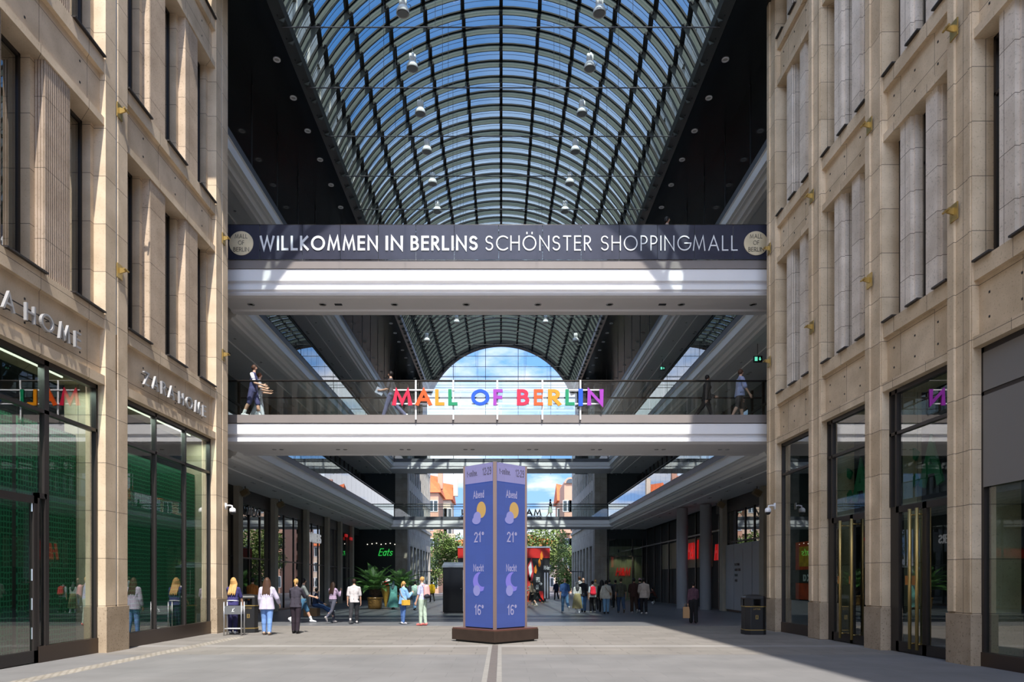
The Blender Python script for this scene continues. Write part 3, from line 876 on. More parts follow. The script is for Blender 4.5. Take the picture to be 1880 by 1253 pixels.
for cx in (443, 1388):
    c = P(cx, 447, F1 - .05)
    q = MB(); n = 40
    q.prism([(.385 * math.cos(6.28318 * k / n), .385 * math.sin(6.28318 * k / n)) for k in range(n)], lambda a, b, t: (c.x + a, c.y + t, c.z + b), -.008, .02)
    md = q.build('medallion', 'gold', bn)
    for t, dz, w in (('MALL', .15, .40), ('OF', -.055, .19), ('BERLIN', -.27, .5)):
        word(t, 'lettering', 'blackprint', md, (c.x, c.y - .01, c.z + dz), (1, 0, 0), (0, 0, 1), .14, wt=.1, width=w, d0=-.005, d1=.006, center=True)

# coloured name on rails in front of the lower railing
SY = F1 - .14
sg = empty('name_sign', (0, SY, 7.1), 'rainbow coloured letters on white rails in front of the lower railing', 'sign')
cols = {'red': (.62, .006, .045), 'orange': (.70, .085, .0), 'amber': (.74, .27, .0), 'green': (.0, .24, .095), 'blue': (.0, .075, .62), 'purple': (.31, .03, .40)}
for k, v in cols.items(): M['sg_' + k] = mat('sign_' + k, v, .35)
for ch, xa, xb, co in (('M', 720, 757, 'red'), ('A', 763, 793, 'orange'), ('L', 799, 816, 'amber'), ('L', 823, 840, 'green'), ('O', 865, 898.5, 'blue'), ('F', 905.5, 923, 'purple'),
                       ('B', 949, 972, 'red'), ('E', 980, 997, 'orange'), ('R', 1006, 1030, 'amber'), ('L', 1038, 1055, 'green'), ('I', 1062, 1070, 'blue'), ('N', 1078, 1108, 'purple')):
    a, e = P(xa, 746, SY), P(xb, 714.5, SY)
    w = .24
    for c, mb in letters(ch, a, (1, 0, 0), (0, 0, 1), e.z - a.z, wt=w, width=e.x - a.x if ch != 'I' else None, d0=-.03, d1=.03):
        if ch == 'I': mb = MB().box(a.x, e.x, SY - .03, SY + .03, a.z, e.z)
        tag(mb.build('letter', 'sg_' + co, sg), '%s letter %s' % (co, ch))
q = MB()
for z in (7.2, 7.64): q.box(P(722, 0, SY).x, P(1106, 0, SY).x, SY + .03, SY + .06, z, z + .035)
q.build('rail', 'whitesteel', sg)
for x in (763, 832, 913, 996, 1066):
    q = MB(); X = P(x, 0, SY).x; q.box(X - .025, X + .025, SY + .055, SY + .085, 6.72, 7.98); q.box(X - .025, X + .025, SY + .06, F1 + .01, 6.72, 6.78); q.build('post', 'whitesteel', sg)

for o in (lo, up, bn, sg): push_back(o)

# ---------------------------------------------------------------- galleries on both sides of the hall
HY0, HY1 = F1 + 1.2, 62.6
def prof_gallery(T):
    return [(9.15, T), (9.15, T - .27), (9.2, T - .29), (9.22, T - .62), (9.32, T - .64), (9.32, T - .7), (9.42, T - .72), (9.5, T - .86), (9.62, T - .88), (9.66, T - .96), (9.85, T - .98), (9.85, T - .93), (10.6, T - .93), (10.62, T - .97), (10.75, T - .97), (10.77, T - .93), (12.75, T - .93), (12.75, T)]
storefront = {}
for s, side in ((-1, 'left'), (1, 'right')):
    for lv, T in ((2, 6.89), (3, 11.85), (4, 16.8)):
        q = MB(); q.prism(prof_gallery(T)[1:-1] + [(12.75, T - .27)], lambda a, b, t: (s * a, t, b), HY0 + (1.4 if lv < 4 else -.5), HY1 + (7.4 if lv == 4 else 0))
        gl = tag(q.build('gallery_slab', 'gallery'), kind='structure')
        q = MB(); q.box(s * 9.15, s * 12.75, HY0 + (1.4 if lv < 4 else -.5), HY1 + (7.4 if lv == 4 else 0), T - .27, T); q.build('edge_panel', 'greyband', gl)
        q = MB()
        for k in range(13):
            y = 26 + k * 3
            for dy in (-.14, .14): downlight_ring(q, s * 11.2, y + dy, T - .93, .07)
            if True: downlight_ring(q, s * 10.3, y + 1.4, T - .93, .05)
        q.build('downlight', 'lamplens', gl)
        if lv < 4:
            bal = empty('balustrade', (s * 9.15, 43, T), 'glass balustrade with dark handrail along the %s gallery, %s level' % (side, 'first' if lv == 2 else 'second'), 'balustrade', 'gallery balustrades')
            q = MB(); q.tube([(s * 9.08, HY0 + 2.3, T + 1.08), (s * 9.08, HY1 - 2.35, T + 1.08)], .035, 8); q.build('handrail', 'black', bal, smooth=True)
            n = 26; y0, y1 = HY0 + 2.3, HY1 - 2.35
            for k in range(n):
                a, b_ = y0 + (y1 - y0) * k / n, y0 + (y1 - y0) * (k + 1) / n
                q = MB(); x = s * 9.13; q.quad((x, a + .01, T), (x, b_ - .01, T), (x, b_ - .01, T + 1.06), (x, a + .01, T + 1.06)); q.build('glass_panel', 'gal_glass', bal)
    # upper shop fronts: dark glass with slim mullions
    for T, top in ((6.89, 10.92), (11.85, 15.87)):
        win_no[0] += 1
        t = empty('window_%d' % win_no[0], (s * 12.4, 43, T), kind='structure')
        q = MB(); q.quad((s * 12.4, 22.3, T), (s * 12.4, HY1 + 2, T), (s * 12.4, HY1 + 2, top), (s * 12.4, 22.3, top)); q.build('pane', 'darkpane', t)
        q = MB()
        for k in range(27): q.box(s * 12.34, s * 12.46, 23 + k * 1.5 - .04, 23 + k * 1.5 + .04, T, top)
        q.box(s * 12.34, s * 12.46, 22.3, HY1, T + 2.9, T + 2.98); q.build('frame', 'frame', t)
        q = MB(); q.box(s * 13.6, s * 13.7, 22.3, HY1 + 2, T, top)
        struct(q, 'wall_%s' % side, 'interior')
    # top storey: black glass flush with the gallery edge
    win_no[0] += 1
    t = empty('window_%d' % win_no[0], (s * 9.3, 46, 16.8), kind='structure')
    q = MB(); q.box(s * 9.3, s * 9.35, 22.3, 70, 16.8, 20.05); q.build('pane', M.setdefault('blackglass', mat('black_glass', (.008, .010, .010), .06, spec=.6)), t)
    q = MB()
    for k in range(16): q.box(s * 9.28, s * 9.36, 23.4 + k * 3 - .02, 23.4 + k * 3 + .02, 16.8, 20.05)
    q.build('frame', 'black', t)
    # black soffit beside the vault and the vault kerb
    q = MB(); q.box(s * 7.46, s * 8.58, 17.3, 22.3, 20.05, 20.5); q.box(s * 7.46, s * 14, 22.3, 70.2, 20.05, 20.5)
    struct(q, 'ceiling_%s' % side, 'blackgloss')
    q = MB(); q.prism([(7.45, 20.0), (7.45, 20.55), (7.12, 20.5), (7.05, 20.3), (7.12, 20.12)], lambda a, b, t: (s * a, t, b), 17.3, 70.2)
    struct(q, 'trim_%s' % side, mat('vault_kerb_' + side, (.03, .034, .036), .4))
    # outer walls
    q = MB(); q.box(s * 13.9, s * 14.1, 22.3, 70.2, -.6, 20.5); struct(q, 'wall_outer_%s' % side, 'interior')

# far crossings between the galleries
for T, lab in ((6.89, 'far crossing at first level, seen under the near bridges'), (11.85, 'far crossing at second level, mostly hidden by the lower footbridge')):
    fb = empty('footbridge', (0, 61.5, T - .9), lab, 'bridge')
    q = MB(); F = 60.4
    ext_x(q, [(F + .03, T - .28), (F + .03, T - .62), (F + .12, T - .64), (F + .12, T - .72), (F + .05, T - .74), (F + .05, T - .86), (F + .2, T - .92), (F + 2.4, T - .92), (F + 2.4, T - .28)], -9.6, 9.6)
    q.build('deck', 'white', fb)
    q = MB(); q.box(-9.4, 9.4, F, F + 2.4, T - .27, T); q.build('edge_panel', 'greyband', fb)
    q = MB()
    for y in (F + .08, F + 2.3): rail(q, -9.3, 9.3, y, T + 1.08, .035); rail(q, -9.3, 9.3, y, T + .85, .015)
    q.build('handrail', 'frame', fb)
    for k in range(8):
        q = MB(); x0 = -9.3 + k * 2.325
        q.quad((x0 + .015, F + .08, T), (x0 + 2.31, F + .08, T), (x0 + 2.31, F + .08, T + 1.06), (x0 + .015, F + .08, T + 1.06)); q.build('glass_panel', 'rail_glass', fb)
fs = empty('name_sign', (0, 60.3, 6.95), 'dark letters seen from behind on the far crossing', 'sign')
for t, x0, x1 in (('MALL OF BERLIN', 847, 994),):
    a, e = P(x0, 950, 60.25), P(x1, 939, 60.25)
    for c, mb in letters(t, (e.x, 60.25, 6.95), (-1, 0, 0), (0, 0, 1), .58, wt=.24, width=e.x - a.x, d0=-.03, d1=.03): mb.build('letter', 'blackprint', fs)
q = MB(); q.box(-3.5, 3.5, 60.24, 60.28, 6.9, 6.95)
for x in (-3.2, -1, 1, 3.2): q.box(x - .02, x + .02, 60.24, 60.42, 6.86, 6.93)
q.build('rail', 'frame', fs)

# ---------------------------------------------------------------- glass barrel vault
VC, VR, VA = 17.37, 7.83, 70.0        # arc centre height, radius, half opening angle
VY0, VY1, NB = 17.3, 70.3, 53
def va(a, r, y): return (r * math.sin(RAD(a)), y, VC + r * math.cos(RAD(a)))
vr = empty('glass_vault', (0, 43, 20.05), 'long barrel vault of glass louvres on black ribs over the hall', 'glass roof')
RI, RO = VR - .08, VR + .12
gm = MB(); NS = 36
for j in range(NB):
    y0 = VY0 + j
    vs = []
    for i in range(NS + 1):
        a = -VA + 2 * VA * i / NS
        vs += [va(a, RI, y0), va(a, RO, y0 + 1)]
    gm.add(vs, [(2 * i, 2 * i + 2, 2 * i + 3, 2 * i + 1) for i in range(NS)])
gm.build('glass_louvres', 'roofglass', vr, smooth=True)
# longitudinal ribs, stepping with the louvres
for k in range(1, 12):
    a = -VA + 2 * VA * k / 12
    rb = MB(); da = .52
    for j in range(NB):
        y0 = VY0 + j
        vs = [va(a - da, RI - .12, y0), va(a + da, RI - .12, y0), va(a + da, RI, y0), va(a - da, RI, y0),
              va(a - da, RO - .12, y0 + 1), va(a + da, RO - .12, y0 + 1), va(a + da, RO, y0 + 1), va(a - da, RO, y0 + 1)]
        rb.add(vs, [(0, 1, 2, 3), (4, 7, 6, 5), (0, 4, 5, 1), (1, 5, 6, 2), (2, 6, 7, 3), (3, 7, 4, 0)])
    rb.build('rib', 'roofsteel', vr)
# cross arcs: a double black rail and the grey riser of each louvre step, with fixing clips
for j in range(NB + 1):
    y = VY0 + j
    ar = MB()
    for rr, yy, w in ((RO + .0, y - .015, .07), (RO - .13, y - .19, .045)):
        vs = []
        for i in range(NS + 1):
            a = -VA + 2 * VA * i / NS
            vs += [va(a, rr - w, yy), va(a, rr + .01, yy), va(a, rr - w, yy + .05), va(a, rr + .01, yy + .05)]
        ar.add(vs, [f for i in range(NS) for f in ((4 * i, 4 * i + 1, 4 * i + 5, 4 * i + 4), (4 * i + 2, 4 * i + 6, 4 * i + 7, 4 * i + 3), (4 * i, 4 * i + 4, 4 * i + 6, 4 * i + 2), (4 * i + 1, 4 * i + 3, 4 * i + 7, 4 * i + 5))])
    # thin pressure bar halfway along the louvre
    vs = []
    for i in range(NS + 1):
        a = -VA + 2 * VA * i / NS
        r_ = (RI + RO) / 2 - .03
        vs += [va(a, r_, y + .5), va(a, r_ + .012, y + .5), va(a, r_, y + .512)]
    if j < NB: ar.add(vs, [f for i in range(NS) for f in ((3 * i, 3 * i + 1, 3 * i + 4, 3 * i + 3), (3 * i, 3 * i + 3, 3 * i + 5, 3 * i + 2))])
    ao = ar.build('cross_arc', 'roofsteel', vr)
    rs = MB(); vs = []
    for i in range(NS + 1):
        a = -VA + 2 * VA * i / NS
        vs += [va(a, RI - .12, y + .02), va(a, RO - .02, y + .02), va(a, RI - .12, y + .06), va(a, RO - .02, y + .06)]
    rs.add(vs, [f for i in range(NS) for f in ((4 * i, 4 * i + 1, 4 * i + 5, 4 * i + 4), (4 * i + 2, 4 * i + 6, 4 * i + 7, 4 * i + 3), (4 * i, 4 * i + 4, 4 * i + 6, 4 * i + 2))])
    rs.build('riser', 'riser', ao)
for k in range(18):
    y = 17.8 + 2.92 * k
    q = MB(); q.tube([(-7.3, y, 20.05), (7.3, y, 20.05)], .022, 6)
    for x in (-4.4, -2.2, 2.2, 4.4): q.tube([(x, y, 20.05), (x, y, VC + math.sqrt(VR ** 2 - x * x) - .1)], .008, 4)
    q.build('tie_rod', 'cable', vr)
# dark arch closing the far end, with the cable net behind it
q = MB(); n = 48; vs = []
for i in range(n + 1):
    a = -VA + 2 * VA * i / n
    for r_, y in ((RI - .32, 70.3), (RO + .2, 70.3), (RI - .32, 70.9), (RO + .2, 70.9)): vs.append(va(a, r_, y))
q.add(vs, [f for i in range(n) for f in ((4 * i, 4 * i + 1, 4 * i + 5, 4 * i + 4), (4 * i + 2, 4 * i + 6, 4 * i + 7, 4 * i + 3), (4 * i, 4 * i + 4, 4 * i + 6, 4 * i + 2), (4 * i + 1, 4 * i + 3, 4 * i + 7, 4 * i + 5))])
q.build('end_arch', 'roofsteel', vr)
net = empty('cable_net', (0, 70.6, 12), 'thin cable net across the far arch opening', 'cable net')
q = MB()
for z in [21.7, 20.65, 19.6, 18.5, 17.4, 16.3, 15.2, 14.1]:
    hw = math.sqrt(max(.1, 7.4 ** 2 - max(0, z - VC) ** 2)); q.tube([(-hw, 70.6, z), (hw, 70.6, z)], .028, 4)
q.build('horizontal_cable', 'cable', net)
q = MB()
for x in (-4.75, -1.55, 1.7, 4.95): q.tube([(x, 70.6, 12), (x, 70.6, VC + math.sqrt(7.4 ** 2 - x * x))], .025, 4)
q.build('vertical_cable', 'cable', net)

# pale upper storeys of the flanking buildings, seen through the lowest louvres
for s, side in ((-1, 'left'), (1, 'right')):
    q = MB()
    for k in range(24): q.box(s * 8.75, s * 9.3, 22.4 + k * 2, 23.7 + k * 2, 20.5, 26.5)
    for z in (20.5, 22.0, 24.2): q.box(s * 8.78, s * 9.25, 22.4, 70, z, z + .5)
    q.box(s * 8.78, s * 9.25, 22.4, 70, 26.4, 28)
    q.box(s * 9.2, s * 14, 22.4, 70, 20.5, 28); struct(q, 'wall_upper_%s' % side, 'palestone')

# pendant lamps in two rows under the vault
def pendant(loc, label, L=.92):
    r = empty('pendant_lamp', loc, label, 'lamp', 'pendant lamps under the vault')
    q = MB(); q.lathe([(.12, .12), (.2, .1), (.24, .0), (.25, -.12), (.235, -.13), (.2, .02), (.1, .08)], n=20); q.build('reflector', 'lampwhite', r, smooth=True, local=True)
    q = MB(); q.lathe([(.2, -.118), (.0, -.11)], n=16); q.build('lens', 'lamplens', r, local=True)
    for k in range(5):
        c = (.095 * math.cos(k * 1.2566), .095 * math.sin(k * 1.2566))
        q = MB(); q.lathe([(.062, .12), (.062, .46), (.04, .49), (.01, .5)], (c[0], c[1], 0), 10); q.build('lamp_tube', 'lampwhite', r, smooth=True, local=True)
    q = MB(); q.tube([(0, 0, .4), (0, 0, L)], .012, 5); q.tube([(.24, 0, 0), (.3, 0, .05), (.3, 0, .2), (.2, 0, .25)], .012, 5); q.build('suspension', 'cable', r, local=True)
    return r
L0 = None
rows = [27.0 + 2.92 * i for i in range(6)]
names = ['nearest, at the top edge', 'second from the top edge', 'third from the top edge', 'fourth from the top edge', 'fifth from the top edge', 'lowest, just above the banner']
for i, y in enumerate(rows):
    for s in (-1, 1):
        lab = 'white multi-tube pendant lamp in the %s row, %s' % ('left' if s < 0 else 'right', names[i])
        loc = (s * 3.75, y, 23.3)
        if L0 is None: L0 = pendant(loc, lab)
        else: dup(L0, loc, label=lab)
for y, x, z, w in ((59.7, 3.75, 23.3, 'upper'), (54.2, 5.7, 19.9, 'lower')):
    for s in (-1, 1): pendant((s * x, y, z), L=.92 if w == 'upper' else 2.82, label='white pendant lamp seen between the bridges, %s %s one' % (w, 'left' if s < 0 else 'right'))

# spotlights in the black soffits
def spot(loc, label, grp):
    r = empty('spotlight', loc, label, 'spotlight', grp)
    q = MB(); q.lathe([(.13, .0), (.13, -.03), (.09, -.035), (.08, .0)], n=16); q.build('ring', 'whitesteel', r, smooth=True, local=True)
    q = MB(); q.lathe([(.08, -.012), (0, -.014)], n=12); q.build('lens', mat('spot_lens', (.5, .5, .48), .2), r, local=True)
    return r
S0 = None
for s in (-1, 1):
    for k in range(22):
        loc = (s * 7.95, 25.1 + k * 2.0, 20.05)
        sd = 'left' if s < 0 else 'right'
        lab = ('small round spotlight in the black %s soffit above the banner' if k < 6 else 'small round spotlight in the far %s soffit seen between the bridges') % sd
        grp = '%s soffit spotlights %s' % (sd, 'above the banner' if k < 6 else 'between the bridges')
        if 6 <= k < 11: continue
        if S0 is None: S0 = spot(loc, lab, grp)
        else: dup(S0, loc, label=lab, group=grp)
# ---------------------------------------------------------------- shops along the hall at street level
WX = 12.5
pil_ys = {-1: [27.6, 33.2, 38.5, 44.8, 50.2, 54.2, 58.5], 1: [27.6, 33.2, 39.3]}
pm_ = mat('shop_pilaster', (.46, .42, .34), .8, var=.08, scale=2)
for s, side in ((-1, 'left'), (1, 'right')):
    q = MB()
    for y in pil_ys[s]: q.box(s * WX - .3, s * WX + .3, y - .28, y + .28, -.6, 5.95)
    struct(q, 'wall_pilasters_%s' % side, pm_)
    q = MB(); q.box(s * (WX - .05), s * (WX + .3), 22.3, 62 if s < 0 else 41, 5.35, 5.96); struct(q, 'trim_fascia_%s' % side, 'frame')
for a, b in zip(pil_ys[-1][:-1], pil_ys[-1][1:]):
    n = 3
    glazing(-1, 'w', a + .28, b - .28, 0, [a + .28 + (b - a - .56) * k / n for k in (1, 2)], [gz(a) + 2.75], z0=gz(b), ztop=5.36, kick=.15, pane='darkpane', X=WX)
glazing(-1, 'w', 22.5, 27.3, 0, [24.1, 25.7], [2.75], ztop=5.36, kick=.15, pane='darkpane', X=WX)
glazing(1, 'w', 28, 32.9, 0, [29.6, 31.3], [3.6], ztop=5.36, kick=.15, pane='darkpane', X=WX)
glazing(1, 'w', 33.5, 39.0, 0, [34.9, 36.2, 37.6], [3.6], ztop=5.36, kick=.15, pane='darkpane', X=WX)
q = MB(); q.box(-13.4, -13.5, 22.3, 62, -.6, 5.9); q.box(13.4, 13.5, 22.3, 41, -.6, 5.9); struct(q, 'wall_shop_back', 'interior')
# pale boards on the right shop front
hb = empty('hoarding', (WX - .1, 36.2, gz(36)), 'pale closed hoarding with small dark notice on the right shop front behind the bin', 'hoarding')
for k, (a, b) in enumerate(((33.5, 34.85), (34.95, 36.15), (36.25, 37.55), (37.65, 38.95))):
    q = MB(); q.box(WX - .14, WX - .1, a, b, gz(36) + .1, 3.45); q.build('board', 'hoarding', hb)
for i, (t, w) in enumerate((('RE-OPENING', .75), ('MORE STORES', .9), ('NEAR', .4), ('HERE', .4))):
    word(t, 'lettering', 'blackprint', hb, (WX - .15, 37.4, 2.3 - i * .28), (0, -1, 0), (0, 0, 1), .13, wt=.14, width=w, d0=0, d1=.008)

# round columns in front of the recessed right shop
for x, y, lab in ((11.0, 43.0, 'round grey column on the right, farther of the two'), (11.85, 41.0, 'round grey column on the right, nearer of the two')):
    q = MB(); q.lathe([(.33, gz(y)), (.33, 5.9)], (x, y, 0), 28)
    tag(q.build('round_column', 'column', smooth=False), lab, 'column', 'round columns of the recessed shop')
q = MB(); q.box(13.0, 13.1, 41, 65, -.6, 5.9); struct(q, 'wall_recess', 'interior')
q = MB(); q.box(12.93, 13.0, 43.5, 50, 2.35, 4.3); q.box(12.93, 13.0, 52, 57, 2.35, 4.3); struct(q, 'wall_display', 'beigewall')
q = MB()
for y in (41.5, 44, 46.5, 49, 51.5, 54, 56.5, 59, 62): q.box(12.75, 12.85, y - .05, y + .05, -.5, 5.9)
q.box(12.74, 12.86, 41, 65, 4.4, 4.5); struct(q, 'trim_recess', 'frame')
def hm(org, u, h, w, lab, parent_loc):
    r = empty('shop_sign', parent_loc, lab, 'shop sign', None)
    for c, mb in letters('H&M', org, u, (0, 0, 1), h, wt=.19, width=w, d0=0, d1=.09, gap=.06, slant=.28): mb.build('letter', 'redsign', r)
hm((10.5, 64.99, 1.85), (1, 0, 0), .75, 1.3, 'red slanted shop letters on the beige end wall behind the crowd', (11.2, 64.8, 1.75))
hm((12.93, 48.8, 2.9), (0, -1, 0), 1.15, 2.4, 'red slanted shop letters half hidden by the farther round column', (12.9, 47.6, 2.9))
q = MB()
hm((12.99, 42.9, 2.7), (0, -1, 0), 1.0, 2.2, 'red slanted shop letters just left of the right stone pilaster', (12.9, 41.8, 2.7))

# end walls of the hall with stone piers where the street goes on
for s, side in ((-1, 'left'), (1, 'right')):
    q = MB(); q.box(s * 8.6, s * 9.72, 65, 66, -.8, 19.5); struct(q, 'wall_pier_%s' % side, 'greystone')
    q = MB(); q.box(s * 9.7, s * 14, 65.2, 65.5, -.8, 20); struct(q, 'wall_end_%s' % side, 'interior' if s < 0 else 'interior')
    q = MB(); q.box(s * 7.36, s * 14, 70.2, 70.5, 12, 20.1); struct(q, 'wall_gable_%s' % side, 'interior')
    # the next street block
    q = MB(); wn = MB(); cor = MB()
    for k in range(8):
        y = 66.6 + k * 2.75
        q.box(s * 8.6, s * 9.4, y - .45, y + .45, -.8, 4.7)
        if k < 7: wn.box(s * 9.05, s * 9.15, y + .45, y + 2.3, -.7, 4.7)
    q.box(s * 8.6, s * 9.4, 66, 86.2, 4.7, 7.0); cor.box(s * 8.45, s * 8.62, 66, 86.3, 6.75, 7.05)
    for lv in range(3):
        z = 7.0 + lv * 3.9
        for k in range(15):
            y = 66.4 + k * 1.37
            q.box(s * 8.6, s * 9.4, y - .32, y + .32, z, z + 2.9)
            if k < 14: wn.box(s * 9.0, s * 9.1, y + .32, y + 1.05, z, z + 2.9)
        q.box(s * 8.6, s * 9.4, 66, 86.2, z + 2.9, z + 3.9)
    q.box(s * 9.3, s * 16, 66, 86.2, -.8, 18.7)
    bd = empty('street_block', (s * 9, 76, 0), 'pale stone street block beyond the hall on the %s' % side, 'building')
    q.build('wall', 'palestone', bd); wn.build('windows', 'darkpane', bd); cor.build('cornice', 'palestone', bd)
q = MB(); q.box(9.8, 13.0, 65.0, 65.15, -.5, 4.55); struct(q, 'wall_beige', 'beigewall')
q = MB(); q.quad((9.8, 64.6, -.4), (12.9, 64.6, -.4), (12.9, 64.6, 5.2), (9.8, 64.6, 5.2)); t = empty('window_90', (11, 64.6, 0), kind='structure'); q.build('pane', 'pane', t)
q = MB()
for x in (9.8, 12.0, 12.9): q.box(x - .05, x + .05, 64.55, 64.65, -.4, 5.2)
q.box(9.8, 12.9, 64.55, 64.65, 3.6, 3.68); q.build('frame', 'frame', t)
# lamps that light the beige display
for x in (10.6, 11.8):
    L = bpy.data.lights.new('display_light', 'SPOT'); L.energy = 40; L.color = (1, .88, .62); L.spot_size = RAD(75); L.spot_blend = .8; L.shadow_soft_size = .1
    o = bpy.data.objects.new('display_light', L); o.location = (x, 63.9, 3.9); o.rotation_euler = (RAD(35), 0, 0); COL.objects.link(o)
    r = empty('track_spotlight', (x, 63.9, 3.95), 'small track spotlight above the red letters on the end wall', 'spotlight', 'track spotlights by the end wall')
    q = MB(); q.lathe([(.05, 0), (.06, .22), (.02, .24)], n=10); q.tube([(0, 0, .2), (0, 0, .3), (0, 1.12, .3)], .02, 5); q.build('housing', 'black', r, local=True)
# left end: green neon script, dark counter
ne = empty('neon_sign', (-10.6, 65.1, 3.2), 'green neon script sign behind the palms', 'neon sign')
for c, mb in letters('Eats', (-11.3, 65.19, 3.7), (1, 0, 0), (0, 0, 1), .68, wt=.09, width=1.25, d0=0, d1=.05, gap=.08, slant=.3):
    mb.build('letter', mat('neon_green', (.05, .8, .12), .4, emit=.45), ne)
q = MB()
for i in range(7): q.ball((-12.3 + i * .42, 65.15, 4.75 + (i % 3) * .05), .045, 6)
lt = tag(q.build('light_string', mat('warm_bulbs', (1, .9, .75), .5, emit=1.6)), 'string of small lit bulbs above the green neon sign', 'lights')
for txt, y, z, h, w, lab in (('MAC', 34.6, 4.75, .42, 1.7, 'silver shop lettering on the dark fascia of the left shop nearest the bridge'), ('BARBERS', 45.6, 4.0, .62, 3.0, 'white lit shop lettering on the middle left shop front')):
    r = empty('shop_sign', (-WX + .12, y + w / 2, z), lab, 'shop sign')
    for c, mb in letters(txt, (-WX + .1, y, z), (0, 1, 0), (0, 0, 1), h, wt=.15, width=w, d0=0, d1=.06): mb.build('letter', 'silver' if txt == 'MAC' else mat('lit_letter', (.75, .77, .8), .4, emit=.25), r)
for y, z in ((55.6, 4.9), (57.4, 4.75)):
    q = MB(); q.box(-12.3, -12.2, y, y + .8, z, z + .22)
    tag(q.build('shop_sign', 'redsign'), 'small red lit sign high on the dark left shops, %s' % ('nearer one' if y < 56 else 'farther one'), 'shop sign', 'red signs on the left shops')

# floodlights under the gallery at each pilaster
for s in (-1, 1):
    for i, y in enumerate((33.2, 38.6)):
        r = empty('floodlight', (s * 12.0, y, 5.6), 'brass floodlight under the %s gallery, %s one' % ('left' if s < 0 else 'right', 'nearer' if i == 0 else 'farther'), 'floodlight', 'floodlights under the galleries')
        q = MB(); q.obox((0, 0, .05), (.34, .3, .26), Matrix.Rotation(RAD(30 * s), 3, 'Y')); q.build('housing', mat('old_brass', (.30, .22, .12), .5, .5), r, local=True)
        q = MB(); q.tube([(0, 0, .1), (0, 0, .36)], .025, 6); q.build('bracket', 'black', r, local=True)

# running-man escape signs under the second gallery
ex = empty('exit_sign', P(1391, 660, 28.0), 'green escape sign hanging under the right gallery above the man in shorts', 'sign')
q = MB(); q.box(-.17, .17, -.04, .04, -.12, .12); q.build('case', 'black', ex, local=True)
gm_ = mat('exit_green', (.12, .62, .42), .4, emit=.9)
q = MB(); q.box(-.13, -.02, -.05, -.04, -.08, .08); q.build('door_mark', gm_, ex, local=True)
q = MB(); q.box(.055, .095, -.05, -.04, -.01, .07); q.add([(.02, -.05, 0), (.13, -.05, 0), (.075, -.05, -.075)], [(0, 1, 2)]); q.build('arrow', gm_, ex, local=True)
q = MB(); q.tube([(0, 0, .12), (0, 0, 10.92 - ex.location.z)], .012, 5); q.build('hanger', 'black', ex, local=True)

dup(ex, Vector((10.46, 45.9, 15.25)), label='farther green escape sign under the upper right gallery')
# ---------------------------------------------------------------- advertising column
AC = Vector((-.157, 18.6, gz(18.6)))
R45 = Matrix.Rotation(RAD(45), 3, 'Z')
ac = empty('advertising_column', AC, 'tall blue four-sided screen column with weather forecast on a bronze plinth', 'advertising column')
hz = 4.575 - AC.z
pw_ = 1.14 * math.sqrt(2)
bz = mat('bronze_sheet', (.052, .034, .027), .35, .35, var=.12, scale=5)
q = MB(); q.obox((0, 0, .19), (pw_, pw_, .28), R45); q.build('plinth', bz, ac, local=True, bevel=.012)
q = MB(); q.obox((0, 0, .03), (pw_ - .16, pw_ - .16, .06), R45); q.build('plinth_foot', 'black', ac, local=True)
q = MB(); q.obox((0, 0, .345), (pw_ - .03, pw_ - .03, .03), R45); q.build('plinth_top', mat('copper_top', (.13, .055, .04), .4, .3), ac, local=True)
cw = .837 * math.sqrt(2)
q = MB(); q.obox((0, 0, (.36 + hz) / 2), (cw - .06, cw - .06, hz - .36), R45); q.build('core', 'black', ac, local=True)
pst = mat('rose_bronze_post', (.17, .115, .095), .35, .5)
for k in range(4):
    a = RAD(90 * k); q = MB(); d = .837 - .035
    mt = Matrix.Rotation(a, 3, 'Z')
    q.obox(mt @ Vector((0, -d, (.36 + hz) / 2)), (.095, .07, hz - .36), mt); q.build('corner_post', pst, ac, local=True)
def screenmat(n, c, e):
    m, nn, l, b = newmat(n)
    g_ = nn.new('ShaderNodeTexCoord'); br = nn.new('ShaderNodeTexBrick'); br.offset = 0
    br.inputs['Scale'].default_value = 1; br.inputs['Brick Width'].default_value = .25; br.inputs['Row Height'].default_value = .25
    br.inputs['Mortar Size'].default_value = .002
    br.inputs['Color1'].default_value = (*c, 1); br.inputs['Color2'].default_value = (*[x * 1.1 for x in c], 1); br.inputs['Mortar'].default_value = (*[x * .9 for x in c], 1)
    sp = nn.new('ShaderNodeSeparateXYZ'); cb = nn.new('ShaderNodeCombineXYZ')
    l.new(g_.outputs['Object'], sp.inputs[0]); l.new(sp.outputs[0], cb.inputs[0]); l.new(sp.outputs[2], cb.inputs[1]); l.new(cb.outputs[0], br.inputs['Vector'])
    b.inputs['Base Color'].default_value = (.025, .025, .03, 1); b.inputs['Roughness'].default_value = .6
    l.new(br.outputs['Color'], b.inputs['Emission Color']); b.inputs['Emission Strength'].default_value = e
    return m
scr = screenmat('screen_blue', (.016, .044, .215), 1)
hdr = screenmat('screen_header', (.17, .16, .33), 1)
M['scr_text'] = glow('screen_text', (.26, .24, .39))
M['scr_dark'] = glow('screen_dark_text', (.035, .03, .06))
M['scr_sun'] = glow('screen_sun', (.40, .24, .06))
M['scr_cloud'] = glow('screen_cloud', (.18, .18, .42))
M['scr_moon'] = glow('screen_moon', (.14, .12, .47))
pl = cw - .15
